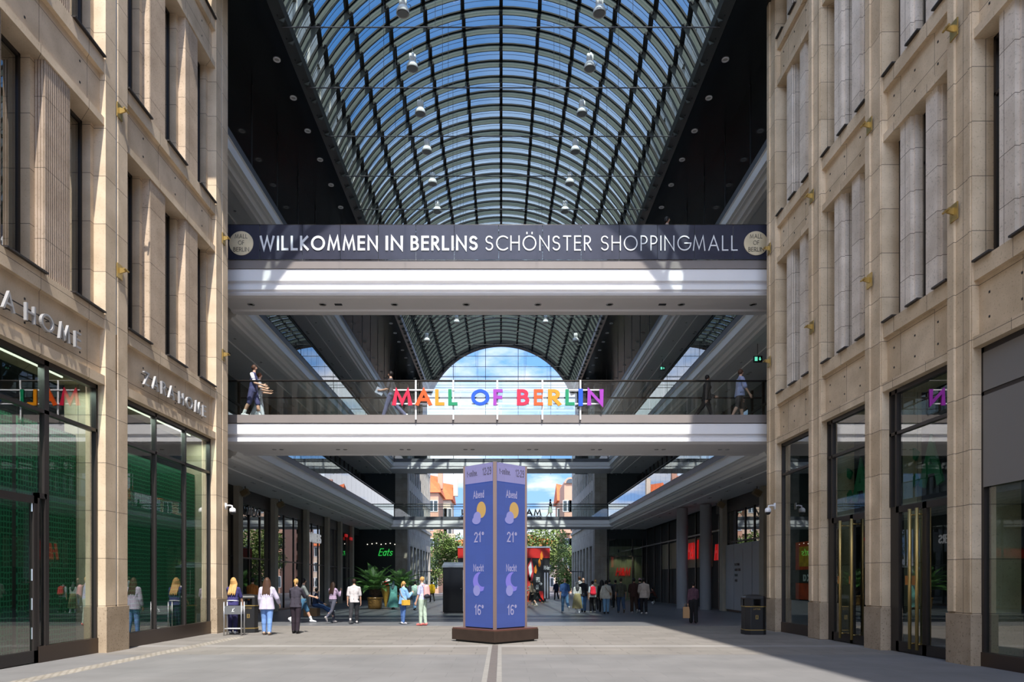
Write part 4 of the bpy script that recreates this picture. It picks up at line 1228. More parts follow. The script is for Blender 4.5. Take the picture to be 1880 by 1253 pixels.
for k in range(4):
    mt = Matrix.Rotation(RAD(-45 + 90 * k), 3, 'Z')
    u = mt @ Vector((1, 0, 0)); nrm = mt @ Vector((0, -1, 0)); up = Vector((0, 0, 1))
    dist = cw / 2
    q = MB(); q.obox(nrm * (dist - .03) + up * (.38 + hz) / 2, (pl, .05, hz - .4), mt); pn = q.build('screen_panel', scr, ac, local=True)
    if k > 1: continue
    base = AC + nrm * dist
    def F(a, z, d=.0): return base + u * a + up * z + nrm * d            # a across, z above the ground
    def flat(pts, name, m, d=.004):
        q = MB(); q.add([F(a, z, d) for a, z in pts], [tuple(range(len(pts)))]); q.build(name, m, pn)
    z1 = hz - .005
    flat([(-pl / 2, 4.10), (pl / 2, 4.10), (pl / 2, z1), (-pl / 2, z1)], 'header', hdr)
    W = lambda s, a, z, h, w, m='scr_text', wt=.15: word(s, 'lettering', m, pn, F(a, z, .006), u, up, h, wt=wt, width=w, d0=0, d1=.002, center=True)
    W('t-online.', -.24, 4.28, .17, .40, 'scr_dark', .17); W('12:29', .31, 4.27, .20, .32, 'scr_dark', .15)
    W('Abend', .0, 3.70, .20, .40)
    cir = lambda cx, cz, rx, rz: [(cx + rx * math.cos(t * .2618), cz + rz * math.sin(t * .2618)) for t in range(24)]
    flat(cir(.10, 3.40, .17, .21), 'sun_symbol', 'scr_sun', .005)
    flat(cir(-.05, 3.22, .14, .14), 'cloud_symbol', 'scr_cloud', .007)
    flat(cir(-.08, 3.14, .16, .10), 'cloud_symbol', 'scr_cloud', .008)
    W('21°', .02, 2.57, .27, .36)
    W('Nacht', .0, 1.82, .19, .38)
    # crescent: outer rim then back along the inner rim
    q = MB(); no_ = 15
    A_ = [(.06 + .27 * math.cos(RAD(100 + t * 14)), 1.56 + .25 * math.sin(RAD(100 + t * 14))) for t in range(no_)]
    B_ = [(.16 + .19 * math.cos(RAD(112 + t * 12.5)), 1.62 + .19 * math.sin(RAD(112 + t * 12.5))) for t in range(no_)]
    q.add([F(a, z, .005) for a, z in A_ + B_], [(t, t + 1, no_ + t + 1, no_ + t) for t in range(no_ - 1)]); q.build('moon_symbol', 'scr_moon', pn)
    flat(cir(-.07, 1.33, .13, .14), 'cloud_symbol', 'scr_cloud', .007)
    W('16°', .02, .70, .27, .34)

# ---------------------------------------------------------------- bins and ash stand
def bin_(loc, lab, rz=0):
    r = empty('litter_bin', loc, lab, 'bin', 'black and gold litter bins', rz=rz)
    def octa(w, c): h = w / 2; return [(-h + c, -h), (h - c, -h), (h, -h + c), (h, h - c), (h - c, h), (-h + c, h), (-h, h - c), (-h, -h + c)]
    fz = lambda a, b, t: (a, b, t)
    q = MB(); q.prism(octa(.62, .12), fz, 0, .13); q.build('base', 'black', r, local=True)
    q = MB(); q.prism(octa(.60, .12), fz, .13, .82); q.build('body', 'black', r, local=True, bevel=.01)
    for z in (.13, .82):
        q = MB(); q.prism(octa(.625, .12), fz, z, z + .025); q.build('gold_band', 'brass', r, local=True)
    q = MB(); o8 = octa(.62, .12)
    for k in range(8):                                            # hood posts leave four openings
        a, b = o8[k], o8[(k + 1) % 8]
        if k % 2: q.prism([a, b, (b[0] * .86, b[1] * .86), (a[0] * .86, a[1] * .86)], fz, .845, 1.06)
        else:
            for f0, f1 in ((0, .2), (.8, 1)):
                p0 = (a[0] + (b[0] - a[0]) * f0, a[1] + (b[1] - a[1]) * f0); p1 = (a[0] + (b[0] - a[0]) * f1, a[1] + (b[1] - a[1]) * f1)
                q.prism([p0, p1, (p1[0] * .86, p1[1] * .86), (p0[0] * .86, p0[1] * .86)], fz, .845, 1.06)
    rings = [(1.0, 1.05), (.99, 1.09), (.9, 1.135), (.7, 1.165), (.35, 1.18)]
    vs = [(a * f, b * f, z) for f, z in rings for a, b in o8]
    q.add(vs, [(i * 8 + k, i * 8 + (k + 1) % 8, i * 8 + 8 + (k + 1) % 8, i * 8 + 8 + k) for i in range(4) for k in range(8)] + [tuple(range(32, 40)), tuple(range(7, -1, -1))])
    q.build('hood', 'black', r, local=True)
    q = MB()
    for c, m_ in letters('LITTER', (0, -.303, .735), (1, 0, 0), (0, 0, 1), .045, wt=.15, width=.2, d0=0, d1=.004, center=True): q.add(m_.v, m_.f)
    q.build('lettering', 'brass', r, local=True)
    q = MB(); q.box(-.04, .04, -.308, -.301, .46, .58); q.build('emblem', 'brass', r, local=True)
    q = MB(); q.box(-.014, .014, -.311, -.307, .48, .555); q.ball((.006, -.309, .565), .011, 6); q.build('emblem_figure', 'black', r, local=True)
    return r
yb = 21.1
bin_((P(1383, 0, yb).x, yb, gz(yb)), 'black and gold litter bin beside the last right pilaster')
bin_((P(454, 0, 21.9).x, 21.9, gz(21.9)), 'black and gold litter bin behind the steel ash stand on the left', rz=RAD(25))
ya = 20.6
asx = P(430, 0, ya).x
st = empty('ash_stand', (asx, ya, gz(ya)), 'steel tube stand with ash tray in front of the left litter bin', 'ash stand')
for dx in (-.25, .25):
    for dy in (-.12, .12):
        q = MB(); q.tube([(dx, dy, 0), (dx, dy, .98)], .022, 8); q.build('leg', 'steel', st, smooth=True, local=True)
q = MB()
for dy in (-.12, .12): q.tube([(-.25, dy, .2), (.25, dy, .2)], .015, 6)
q.build('crossbar', 'steel', st, local=True)
q = MB(); q.box(-.22, .22, -.13, .13, .62, .66); q.box(-.22, .22, -.135, -.125, .62, .86); q.box(-.22, .22, .125, .135, .62, .86); q.box(-.225, -.215, -.13, .13, .62, .86); q.box(.215, .225, -.13, .13, .62, .86)
q.build('tray', mat('tray_steel', (.30, .31, .32), .35, .7), st, local=True)
q = MB()
for c, m_ in letters('L', (.0, -.14, .69), (1, 0, 0), (0, 0, 1), .09, wt=.2, d0=0, d1=.004): q.add(m_.v, m_.f)
q.tube([(-.02, -.142, .69), (.06, -.142, .80)], .008, 5); q.build('smoking_mark', 'lettering', st, local=True)

# dome cameras on the end pilasters
for s, x, lab in ((-1, -8.55, 'white dome camera on the last left pilaster'), (1, 8.5, 'white dome camera on the last right pilaster')):
    r = empty('dome_camera', (x + (.12 if s < 0 else -.12), 22.0, 3.75), lab, 'security camera')
    q = MB(); w = -s
    q.tube([(s * .12, 0, .2), (w * .02, 0, .22), (w * .14, 0, .2), (w * .17, 0, .1)], .035, 8); q.box(s * .10, s * .13, -.09, .09, .05, .32); q.build('arm', 'whitesteel', r, smooth=True, local=True)
    q = MB(); q.lathe([(.06, .12), (.12, .08), (.135, -.02), (.13, -.08)], (w * .17, 0, 0), 16); q.build('housing', 'whitesteel', r, smooth=True, local=True)
    q = MB(); q.ball((w * .17, 0, -.08), .11, 12); q.build('dome', 'black', r, smooth=True, local=True)
    r.scale = (.72, .72, .72); r.location.x += s * .035

# black kiosk and red trailer behind the column
yk = 35.8; zk = gz(yk)
kx0, kx1 = P(813, 0, yk).x, P(813, 0, yk).x + 1.75
ki = empty('kiosk', ((kx0 + kx1) / 2, yk + .6, zk), 'glossy black closed kiosk half hidden behind the screen column', 'kiosk')
q = MB(); q.box(kx0, kx1, yk, yk + 1.3, zk + .06, zk + 2.34); q.build('body', mat('kiosk_gloss', (.006, .006, .007), .15, spec=.12), ki, bevel=.02)
q = MB(); q.prism([(yk - .06, zk + 2.32), (yk + 1.36, zk + 2.32), (yk + 1.36, zk + 2.62), (yk - .06, zk + 2.36)], lambda a, b, t: (t, a, b), kx0 - .05, kx1 + .05); q.build('roof', mat('kiosk_roof', (.10, .11, .13), .3), ki)
q = MB(); q.box(kx0 + .05, kx1 - .05, yk + .05, yk + 1.25, zk, zk + .07); q.build('foot', 'black', ki)
q = MB(); q.box(kx0 + 1.02, kx0 + 1.04, yk - .012, yk + .01, zk + .1, zk + 2.2); q.ball((kx0 + .92, yk - .02, zk + 1.25), .025, 6); q.build('door_seam', 'steel', ki)

yt = 58.5; zt = gz(yt)
tx0, tx1 = P(841, 0, yt).x, P(1009, 0, yt).x
tr = empty('promotion_trailer', ((tx0 + tx1) / 2, yt + 1.2, zt), 'red and black promotion trailer with flame artwork behind the screen column', 'trailer')
q = MB(); q.box(tx0, tx1, yt, yt + 2.4, zt + .25, 4.15); q.build('body', 'black', tr)
q = MB(); q.box(tx0 + .3, tx1 - .3, yt + .1, yt + 2.3, zt, zt + .26); q.build('undercarriage', 'black', tr)
rd = mat('trailer_red', (.62, .02, .015), .45)
for a, b, z0, z1 in ((tx0 - .02, tx1 + .02, 3.3, 4.15),):
    q = MB(); q.box(a, b, yt - .06, yt + 2.45, z0, z1); q.build('red_band', rd, tr)
q = MB(); q.box(tx0 - .05, tx1 + .05, yt - .1, yt + 2.5, 4.15, 4.27); q.build('roof_edge', 'steel', tr)
k_ = 1300 / yt
T2 = lambda px, py, d=0: (P(px, py, yt).x, yt - .07 - d, P(px, py, yt).z)
def flat2(pts, name, m, d=0):
    q = MB(); q.add([T2(a, b, d) for a, b in pts] + [T2(a, b, d - .03) for a, b in pts], [tuple(range(len(pts))), tuple(range(2 * len(pts) - 1, len(pts) - 1, -1))] + [(i, (i + 1) % len(pts), len(pts) + (i + 1) % len(pts), len(pts) + i) for i in range(len(pts))]); q.build(name, m, tr)
og, wh = mat('flame_orange', (.85, .26, .02), .5), M['lettering']
for k, (x, y) in enumerate(((990, 1033), (994, 1020), (983, 1045), (976, 1075), (972, 1060))):
    flat2([(x - 2, y + 7), (x + 1, y + 9), (x + 3, y + 3), (x + 1, y - 8), (x - 2, y - 2)], 'flame', og)
flat2([(968, 1040), (976, 1024), (980, 1048), (975, 1090), (968, 1100)], 'painted_pack', mat('pack_red', (.55, .03, .04), .5))
flat2([(970, 1042), (975, 1031), (977, 1050), (973, 1062)], 'pack_face', wh, .01)
flat2([(968, 1100), (972, 1066), (977, 1080), (975, 1105), (968, 1106)], 'flame', mat('flame_red', (.7, .08, .02), .5), .005)
flat2([(990, 1086), (997, 1086), (998, 1104), (990, 1104)], 'red_corner', rd, .005)
for t, a, e, yb_, ht in (('HIPOL', 984, 991.5, 1070, 10), ('ON', 984, 989, 1083, 9), ('>', 990, 995.5, 1077, 9), ('Mi-ka', 998, 1008, 1047, 8)):
    A, E = P(a, yb_, yt), P(e, yb_, yt)
    word(t, 'lettering', 'lettering', tr, (A.x, yt - .08, A.z), (1, 0, 0), (0, 0, 1), ht / k_, wt=.2, width=E.x - A.x, d0=0, d1=.02)
q = MB()
for x in (1000, 1005): q.box(P(x, 0, yt).x - .04, P(x, 0, yt).x + .06, yt - .09, yt - .05, zt + .3, 2.1)
q.build('door_frame', 'steel', tr)

# ice cream cone figure
yc = 46; zc = gz(yc); cx = P(708, 0, yc).x
ic = empty('ice_cream_cone', (cx, yc, zc), 'tall model ice cream cone with red scoop beside the potted palm', 'ice cream figure')
q = MB(); q.lathe([(.03, .0), (.06, .05), (.33, 1.25), (.36, 1.3), (.30, 1.32)], n=18); q.build('cone', mat('wafer', (.58, .34, .05), .5, var=.2, scale=14), ic, smooth=True, local=True)
for dx, dz, rr, nm, c in ((0, 1.42, .24, 'scoop', (.55, .01, .01)), (-.2, 1.46, .2, 'scoop', (.75, .72, .66)), (.22, 1.5, .2, 'scoop', (.30, .55, .48)), (.12, 1.68, .17, 'scoop', (.8, .78, .74))):
    q = MB(); q.ball((dx, -.12 if c[0] == .55 else .04, dz), rr, 14); tag(q.build(nm, mat('scoop_%d' % int(c[1] * 100 + dz * 10), c, .35), ic, smooth=True, local=True), 'red scoop' if c[0] == .55 else None)

# black door frames at the street corners
for s, x in ((-1, -8.3), (1, 8.2)):
    q = MB()
    q.tube([(x, 71, gz(71)), (x, 71, 2.3), (x - s * 1.4 * -1 * -1, 71, 2.3)], .05, 4)
    tag(q.build('portal_frame', 'black'), 'thin black portal frame at the %s corner of the street block' % ('left' if s < 0 else 'right'), 'frame')
# ---------------------------------------------------------------- people
def remesh(mb, name, m, vox, parent=None, smooth=3, world=None):
    """fuse overlapping capsules into one continuous skin"""
    me = bpy.data.meshes.new('t'); me.from_pydata([tuple(v) for v in mb.v], [], mb.f)
    bm = bmesh.new(); bm.from_mesh(me); bmesh.ops.recalc_face_normals(bm, faces=bm.faces); bm.to_mesh(me); bm.free()
    o = bpy.data.objects.new('t', me); COL.objects.link(o)
    r = o.modifiers.new('r', 'REMESH'); r.mode = 'VOXEL'; r.voxel_size = vox
    if smooth:
        sm = o.modifiers.new('s', 'SMOOTH'); sm.factor = .5; sm.iterations = smooth
    dg = bpy.context.evaluated_depsgraph_get()
    m2 = bpy.data.meshes.new_from_object(o.evaluated_get(dg))
    bpy.data.objects.remove(o); bpy.data.meshes.remove(me)
    m2.name = name; m2.materials.clear(); m2.materials.append(m)
    m2.polygons.foreach_set('use_smooth', [True] * len(m2.polygons))
    ob = bpy.data.objects.new(name, m2); COL.objects.link(ob)
    if parent is not None: ob.parent = parent
    return ob

cl_cache = {}
def cloth(c, rough=.85):
    k = tuple(c)
    if k not in cl_cache: cl_cache[k] = mat('cloth_%d' % len(cl_cache), c, rough, var=.14, scale=7, bump=.25, spec=.2)
    return cl_cache[k]
SKIN = [mat('skin_%d' % i, c, .55, spec=.3) for i, c in enumerate(((.56, .33, .23), (.42, .23, .15), (.25, .13, .08)))]
EYE_M = mat('eye', (.03, .02, .02), .2)
HAIRC = {'blonde': (.48, .28, .10), 'brown': (.07, .035, .022), 'black': (.010, .008, .008), 'dark': (.03, .017, .012), 'auburn': (.13, .045, .02), 'grey': (.3, .28, .26)}
def hairm(k): return cloth(HAIRC[k], .45)

def person(px, py, Y, H, yaw, label, top=None, legs=None, hair=('short', 'brown'), shoes=(.6, .6, .6), z0=None, fem=False, skin=0,
           lL=(12, 8), lR=(-14, 18), aL=(8, 15, 6), aR=(-8, 15, 6), lean=2, head=(0, 0), wide=1.0, vox=.012, group=None, extra=None, sock=None, seat=None, X=None):
    """top = (colour, sleeve 0..1, hem, kind); legs = (kind, colour); l* = (swing, knee bend); a* = (swing, elbow bend, spread), degrees"""
    x = P(px, 0, Y).x if X is None else X
    k = H / 1.72
    z0 = gz(Y) if z0 is None else z0
    hw = (.085 if fem else .088) * k * wide; sw = (.155 if fem else .185) * k * (1 + (wide - 1) * .5)
    V = Vector
    pel = V((0, 0, .53 * H))
    J = {}
    for sgn, (sw_, kn), n in ((-1, lL, 'L'), (1, lR, 'R')):
        hip = pel + V((sgn * hw, 0, -.01))
        a = RAD(sw_); b = RAD(sw_ - kn)
        kne = hip + V((sgn * -.005, math.sin(a), -math.cos(a))) * .245 * H
        ank = kne + V((0, math.sin(b), -math.cos(b))) * .235 * H
        fp = RAD(max(-70, min(20, (sw_ - kn) * 1.0))) if kn > 20 else RAD(0)
        J[n] = (hip, kne, ank, fp)
    low = min(min(J[n][2].z - .045 * H, (J[n][2] + V((0, math.cos(J[n][3]), math.sin(J[n][3]))) * .1 * k).z - .052 * H) for n in 'LR')
    dz = -low
    up_ = V((0, 0, dz))
    pel += up_
    for n in 'LR': J[n] = (J[n][0] + up_, J[n][1] + up_, J[n][2] + up_, J[n][3])
    le = RAD(lean)
    def T(v):                                    # lean the trunk about the pelvis
        d = v - V((0, 0, .53 * H)); return pel + V((d.x, d.y * math.cos(le) + d.z * math.sin(le), d.z * math.cos(le) - d.y * math.sin(le)))
    cz = lambda f, xx=0, yy=0: T(V((xx, yy, f * H)))
    nb = cz(.835); hc = nb + V((0, .012 * k + math.sin(le) * .06, .10 * H * math.cos(le * .6)))
    hr = .075 * k if not fem else .072 * k
    hm_ = Matrix.Rotation(RAD(head[0]), 3, 'Z') @ Matrix.Rotation(RAD(-head[1]), 3, 'X')
    hp = lambda a, b, c: hc + hm_ @ V((a, b, c)) * hr
    A = {}
    for sgn, (s_, e_, sp), n in ((-1, aL, 'L'), (1, aR, 'R')):
        sh = cz(.787, sgn * sw * .98)
        a = RAD(s_ + lean * .5); p = RAD(sp)
        el = sh + V((sgn * math.sin(p), math.sin(a) * math.cos(p), -math.cos(a) * math.cos(p))) * .172 * H
        b = RAD(s_ + e_); p2 = RAD(sp * (.3 if e_ < 60 else -2.4))
        d = V((sgn * math.sin(p2), math.sin(b) * math.cos(p2), -math.cos(b) * math.cos(p2)))
        wr = el + d * .15 * H
        A[n] = (sh, el, wr, d, sgn)
    # ---- the body: one skin
    q = MB()
    def trunk(q, g, z_lo=.5, z_hi=.82):
        r = g
        for sgn in (-1, 1):
            if z_lo < .6:
                q.caps(cz(.53, sgn * hw * .75), .098 * k * wide + r, cz(.60, sgn * .055 * k), .088 * k * wide + r)
            q.caps(cz(max(.60, z_lo), sgn * .055 * k), .088 * k * wide + r, cz(.72, sgn * .075 * k * wide, .012), (.092 if not fem else .086) * k * wide + r)
            q.caps(cz(.72, sgn * .075 * k * wide, .012), .092 * k * wide + r, cz(.79, sgn * sw * .55, 0), .062 * k + r)
            q.caps(cz(.79, sgn * sw * .55), .056 * k + r, cz(.786, sgn * sw * .93), .044 * k + r)
            q.caps(cz(.825, sgn * .03 * k), .045 * k + r * .7, cz(.79, sgn * sw * .7), .046 * k + r * .8)
            if fem: q.ball(cz(.725, sgn * .07 * k, .075 * k), .052 * k + r * .7)
        q.caps(cz(max(.53, z_lo)), .10 * k + r, cz(.75), .09 * k + r)
    trunk(q, 0)
    q.caps(cz(.80), .062 * k, cz(.87, 0, .01), .048 * k)
    q.ball(hc, hr, 14, (.90, 1.0, 1.22), hm_); q.caps(hp(0, .25, -.45), hr * .62, hp(0, .45, -.85), hr * .38)
    q.caps(hp(0, .92, .15), hr * .12, hp(0, 1.14, -.22), hr * .17)                      # nose
    for sgn in (-1, 1):
        q.ball(hp(sgn * .9, -.05, -.08), hr * .22, 8, (.5, 1, 1.4)); q.ball(hp(sgn * .42, .74, -.25), hr * .3, 8); q.ball(hp(sgn * .36, .86, .30), hr * .2, 8, (1.5, .7, .6))
    q.caps(hp(-.2, .86, -.55), hr * .12, hp(.2, .86, -.55), hr * .12)
    for n in 'LR':
        hip, kne, ank, fp = J[n]
        q.caps(hip, .088 * k * wide, kne, .056 * k * wide); q.caps(kne, .055 * k * wide, kne.lerp(ank, .35) + V((0, -.012 * k, 0)), .055 * k * wide); q.caps(kne.lerp(ank, .35) + V((0, -.012 * k, 0)), .054 * k * wide, ank, .035 * k)
        f = V((0, math.cos(fp), math.sin(fp))); dn = V((0, math.sin(fp), -math.cos(fp)))
        q.caps(ank - f * .03 * k + dn * .03 * k, .034 * k, ank + f * .13 * k + dn * .045 * k, .028 * k)
        sh, el, wr, d, sgn = A[n]
        q.caps(sh, .050 * k, el, .038 * k); q.caps(el, .038 * k, el.lerp(wr, .3), .037 * k); q.caps(el.lerp(wr, .3), .037 * k, wr, .025 * k)
        # hand: palm, four unequal curled fingers, thumb from the side of the palm
        fw = V((0, 1, 0)) - d * d.y
        fw = fw.normalized() if fw.length > .2 else V((0, 0, 1))
        ins = d.cross(fw).normalized()
        if ins.x * sgn > 0: ins = -ins
        pe = wr + d * .085 * k
        q.caps(wr + fw * .012 * k, .022 * k, pe + fw * .022 * k, .017 * k); q.caps(wr - fw * .008 * k, .021 * k, pe - fw * .022 * k, .016 * k)
        for i, ln in enumerate((.068, .078, .072, .056)):
            b0 = pe + fw * (.03 - .02 * i) * k
            m_ = b0 + (d * .8 + ins * .3).normalized() * ln * .55 * k; e2 = m_ + (d * .55 + ins * .8).normalized() * ln * .5 * k
            q.caps(b0, .0095 * k, m_, .009 * k, 6); q.caps(m_, .009 * k, e2, .0075 * k, 6)
        t0 = wr + d * .03 * k + fw * .024 * k; t1 = t0 + (d * .6 + fw * .75 + ins * .2).normalized() * .045 * k
        q.caps(t0, .013 * k, t1, .011 * k, 6); q.caps(t1, .011 * k, t1 + (d * .9 + fw * .2 + ins * .2).normalized() * .035 * k, .009 * k, 6)
    body = remesh(q, 'person', SKIN[skin], vox * (.8 if vox < .012 else 1), smooth=2)
    body.location = (x, Y, z0); body.rotation_euler = (0, 0, RAD(yaw))
    tag(body, label, 'person', group)
    K = dict(parent=body)
    ey = MB()
    for sgn in (-1, 1): ey.ball(hp(sgn * .36, .90, .14), hr * .12, 8)
    ey.build('eyes', EYE_M, body, local=True)
    # ---- trousers, shorts, skirt
    if legs:
        kind, c = legs
        q = MB()
        if kind in ('trousers', 'wide', 'leggings', 'shorts'):
            g_ = {'trousers': .016, 'wide': .03, 'leggings': .006, 'shorts': .026}[kind] * k
            for sgn in (-1, 1): q.caps(cz(.53, sgn * hw * .75), .10 * k * wide + g_ * .7, cz(.585, sgn * .05 * k), .088 * k * wide + g_ * .7)
            q.caps(cz(.53), .1 * k + g_, cz(.58), .09 * k + g_)
            for n in 'LR':
                hip, kne, ank, fp = J[n]
                q.caps(hip, .090 * k * wide + g_, kne, .058 * k * wide + g_)
                if kind != 'shorts':
                    q.caps(kne, .057 * k * wide + g_, kne.lerp(ank, .35) + V((0, -.008, 0)), .054 * k * wide + g_); q.caps(kne.lerp(ank, .35), .053 * k * wide + g_, ank.lerp(kne, .04), .040 * k + g_ * 1.3)
            remesh(q, 'shorts' if kind == 'shorts' else 'trousers', cloth(c), vox, body, 2)
        else:                                       # skirt / dress / robe: pleated bell
            hem = {'skirt': .17, 'robe': .09, 'dress': .27}[kind] * H
            ring = []
            for i in range(9):
                f = i / 8; zz = pel.z + .09 * H + (hem - pel.z - .09 * H) * f
                rr = .135 * k + (.10 if kind != 'robe' else .14) * k * f ** .8
                ring.append([V((rr * 1.15 * wide * (1 + .06 * f * math.sin(t * 14)) * math.cos(t * .2244), rr * .9 * wide * (1 + .06 * f * math.sin(t * 14)) * math.sin(t * .2244), zz + .012 * f * math.sin(t * 5))) for t in range(28)])
            q.add([v for r_ in ring for v in r_], [(i * 28 + j, i * 28 + (j + 1) % 28, i * 28 + 28 + (j + 1) % 28, i * 28 + 28 + j) for i in range(8) for j in range(28)] + [tuple(range(28))])
            q.build('skirt' if kind == 'skirt' else 'robe', cloth(c), body, smooth=True, local=True)
    # ---- shoes and socks
    for n in 'LR':
        hip, kne, ank, fp = J[n]
        f = V((0, math.cos(fp), math.sin(fp))); dn = V((0, math.sin(fp), -math.cos(fp)))
        q = MB()
        q.caps(ank - f * .035 * k + dn * .02 * k, .045 * k, ank + f * .05 * k + dn * .028 * k, .046 * k); q.caps(ank + f * .05 * k + dn * .034 * k, .043 * k, ank + f * .145 * k + dn * .046 * k, .034 * k)
        q.caps(ank - f * .04 * k + dn * .055 * k, .026 * k, ank + f * .16 * k + dn * .055 * k, .026 * k)
        remesh(q, 'shoe', cloth(shoes, .5), .011, body, 2)
        if sock:
            q = MB(); q.caps(ank.lerp(kne, .02), .046 * k, ank.lerp(kne, sock[1]), .054 * k); remesh(q, 'sock', cloth(sock[0]), .011, body, 1)
    # ---- shirt, jacket, hoodie
    if top:
        c, sl, hem, kind = top
        g_ = {'tee': .013, 'loose': .028, 'jacket': .032, 'fit': .008}[kind] * k
        q = MB(); trunk(q, g_, .66)
        for sgn in (-1, 1): q.cone(cz(.64, sgn * .055 * k), .088 * k * wide + g_, cz(hem, sgn * hw * .78), (.108 if hem < .52 else .096) * k * wide + g_ * 1.35)
        q.cone(cz(.64), .09 * k + g_, cz(hem), .108 * k + g_)
        for n in 'LR':
            sh, el, wr, d, sgn = A[n]
            if sl > 0:
                e1 = sh.lerp(el, min(1, sl * 2)); q.caps(sh, .049 * k + g_, e1, .044 * k + g_ * (1.3 if sl <= .5 else 1))
                if sl > .5: q.caps(el, .041 * k + g_, el.lerp(wr, (sl - .5) * 2), .028 * k + g_)
        q.caps(cz(.80), .068 * k + g_ * .6, cz(.832), .058 * k + g_ * .5)
        s_o = remesh(q, {'jacket': 'jacket', 'loose': 'blouse'}.get(kind, 'shirt'), cloth(c), vox, body, 2)
        # cut the tunic off at the hem
    # ---- hair
    hk, hcn = hair
    q = MB()
    if hk != 'bald':
        def cap(sc=1.13):
            q.ball(hp(0, -.10, .16), hr * sc, 14, (.93, 1.0, 1.14), hm_)
        if hk in ('short', 'beanie', 'cap', 'long', 'pony', 'bun', 'bob', 'bigbun'): cap()
        if hk == 'long':
            for i in range(13):
                a = RAD(180 + 15 + i * 12.5)
                p0 = hp(.85 * math.cos(a), .85 * math.sin(a) - .02, .15)
                p1 = hp(1.3 * math.cos(a), 1.0 * math.sin(a) - .1, -1.4)
                p2 = V((p1.x * 1.2, min(p1.y, -.085 * k) - .02 * k, cz(.70 + .02 * math.sin(i * 2.1)).z))
                q.caps(p0, hr * .5, p1, hr * .5); q.caps(p1, hr * .5, p2, hr * .2)
        if hk == 'pony':
            q.ball(hp(0, -1.12, .15), hr * .28, 8)
            q.caps(hp(0, -1.15, .1), hr * .27, hp(0, -1.45, -1.0), hr * .3); q.caps(hp(0, -1.45, -1.0), hr * .3, hp(0, -1.35, -2.2), hr * .12)
        if hk == 'bob':
            for i in range(11):
                a = RAD(180 + 5 + i * 17); q.caps(hp(.85 * math.cos(a), .85 * math.sin(a), .15), hr * .4, hp(1.0 * math.cos(a), .95 * math.sin(a), -1.0), hr * .3)
        if hk in ('bun', 'bigbun'): q.ball(hp(0, -.75, .95 if hk == 'bigbun' else .7), hr * (.5 if hk == 'bigbun' else .38), 10)
        if hk == 'scarf':
            q.ball(hp(0, -.08, .1), hr * 1.14, 14, (1, 1, 1.18), hm_); q.caps(hp(0, -.3, -.6), hr * .95, cz(.80, 0, -.02), .125 * k); q.caps(cz(.80, 0, -.04), .12 * k, cz(.74, 0, -.07), .09 * k)
        ho = remesh(q, 'headscarf' if hk == 'scarf' else 'hair', cloth(HAIRC[hcn] if isinstance(hcn, str) else hcn, .5), .009 if vox < .012 else .012, body, 1)
        if hk in ('beanie', 'cap'):
            q = MB(); q.ball(hp(0, -.02, .32), hr * 1.12, 14, (.98, 1.06, 1.02), hm_)
            if hk == 'cap': q.caps(hp(-.35, 1.0, .45), hr * .2, hp(.35, 1.0, .45), hr * .2); q.caps(hp(0, .9, .45), hr * .3, hp(0, 1.5, .35), hr * .16)
            remesh(q, 'cap' if hk == 'cap' else 'beanie', cloth(extra or (.02, .02, .02)), .010, body, 1)
    return dict(o=body, A=A, J=J, cz=cz, k=k, hp=hp, H=H, pel=pel, M=Matrix.Translation((x, Y, z0)) @ Matrix.Rotation(RAD(yaw), 4, 'Z'))

def carry(p, name, label, cat, parts):
    """something a person wears or holds: a thing of its own, at the person's place"""
    r = empty(name, p['o'].location, label, cat, rz=p['o'].rotation_euler.z)
    for nm, mb, m in parts: mb.build(nm, m, r, smooth=False, local=True)
    return r
def strap_bag(p, name, label, c, side, z, size, strapc=None, y=.0):
    """a bag on a strap across the body"""
    k = p['k']; q = MB(); c0 = p['cz'](z, side * .2 * k, y)
    q.obox(c0, (.10 * k + .02, size[0], size[1]), None); s = MB()
    pts = [p['cz'](.83, -side * .10 * k, .05), p['cz'](.78, -side * .05, -.125 * k), p['cz'](.66, side * .09, -.14 * k), c0 + Vector((0, -.02, size[1] / 2))]
    s.tube(pts, .012, 5)
    return carry(p, name, label, 'bag', [('body', q, cloth(c)), ('strap', s, cloth(strapc or c))])
def backpack(p, label, c, c2):
    k = p['k']; cz = p['cz']; q = MB()
    q.caps(cz(.60, -.07, -.19), .085 * k, cz(.77, -.06, -.18), .075 * k); q.caps(cz(.60, .07, -.19), .085 * k, cz(.77, .06, -.18), .075 * k); q.caps(cz(.62, 0, -.21), .1 * k, cz(.78, 0, -.19), .085 * k)
    r = empty('backpack', p['o'].location, label, 'backpack', rz=p['o'].rotation_euler.z)
    remesh(q, 'body', cloth(c), .013, r, 2)
    q = MB(); q.caps(cz(.60, -.06, -.21), .10 * k, cz(.60, .06, -.21), .10 * k); remesh(q, 'base', cloth(c2), .013, r, 2)
    for sg_ in (-1, 1):
        q = MB(); q.tube([cz(.79, sg_ * .09, -.15), cz(.835, sg_ * .10, -.03), cz(.80, sg_ * .11, .11 * k), cz(.66, sg_ * .13, .11 * k), cz(.61, sg_ * .15, -.06)], .018, 5); q.build('strap', cloth(c), r, local=True)
    return r

WHT = (.75, .75, .76); DEN = (.16, .27, .50); DDEN = (.045, .075, .17); BLK = (.012, .012, .013); NAV = (.035, .035, .11)
N = .0105
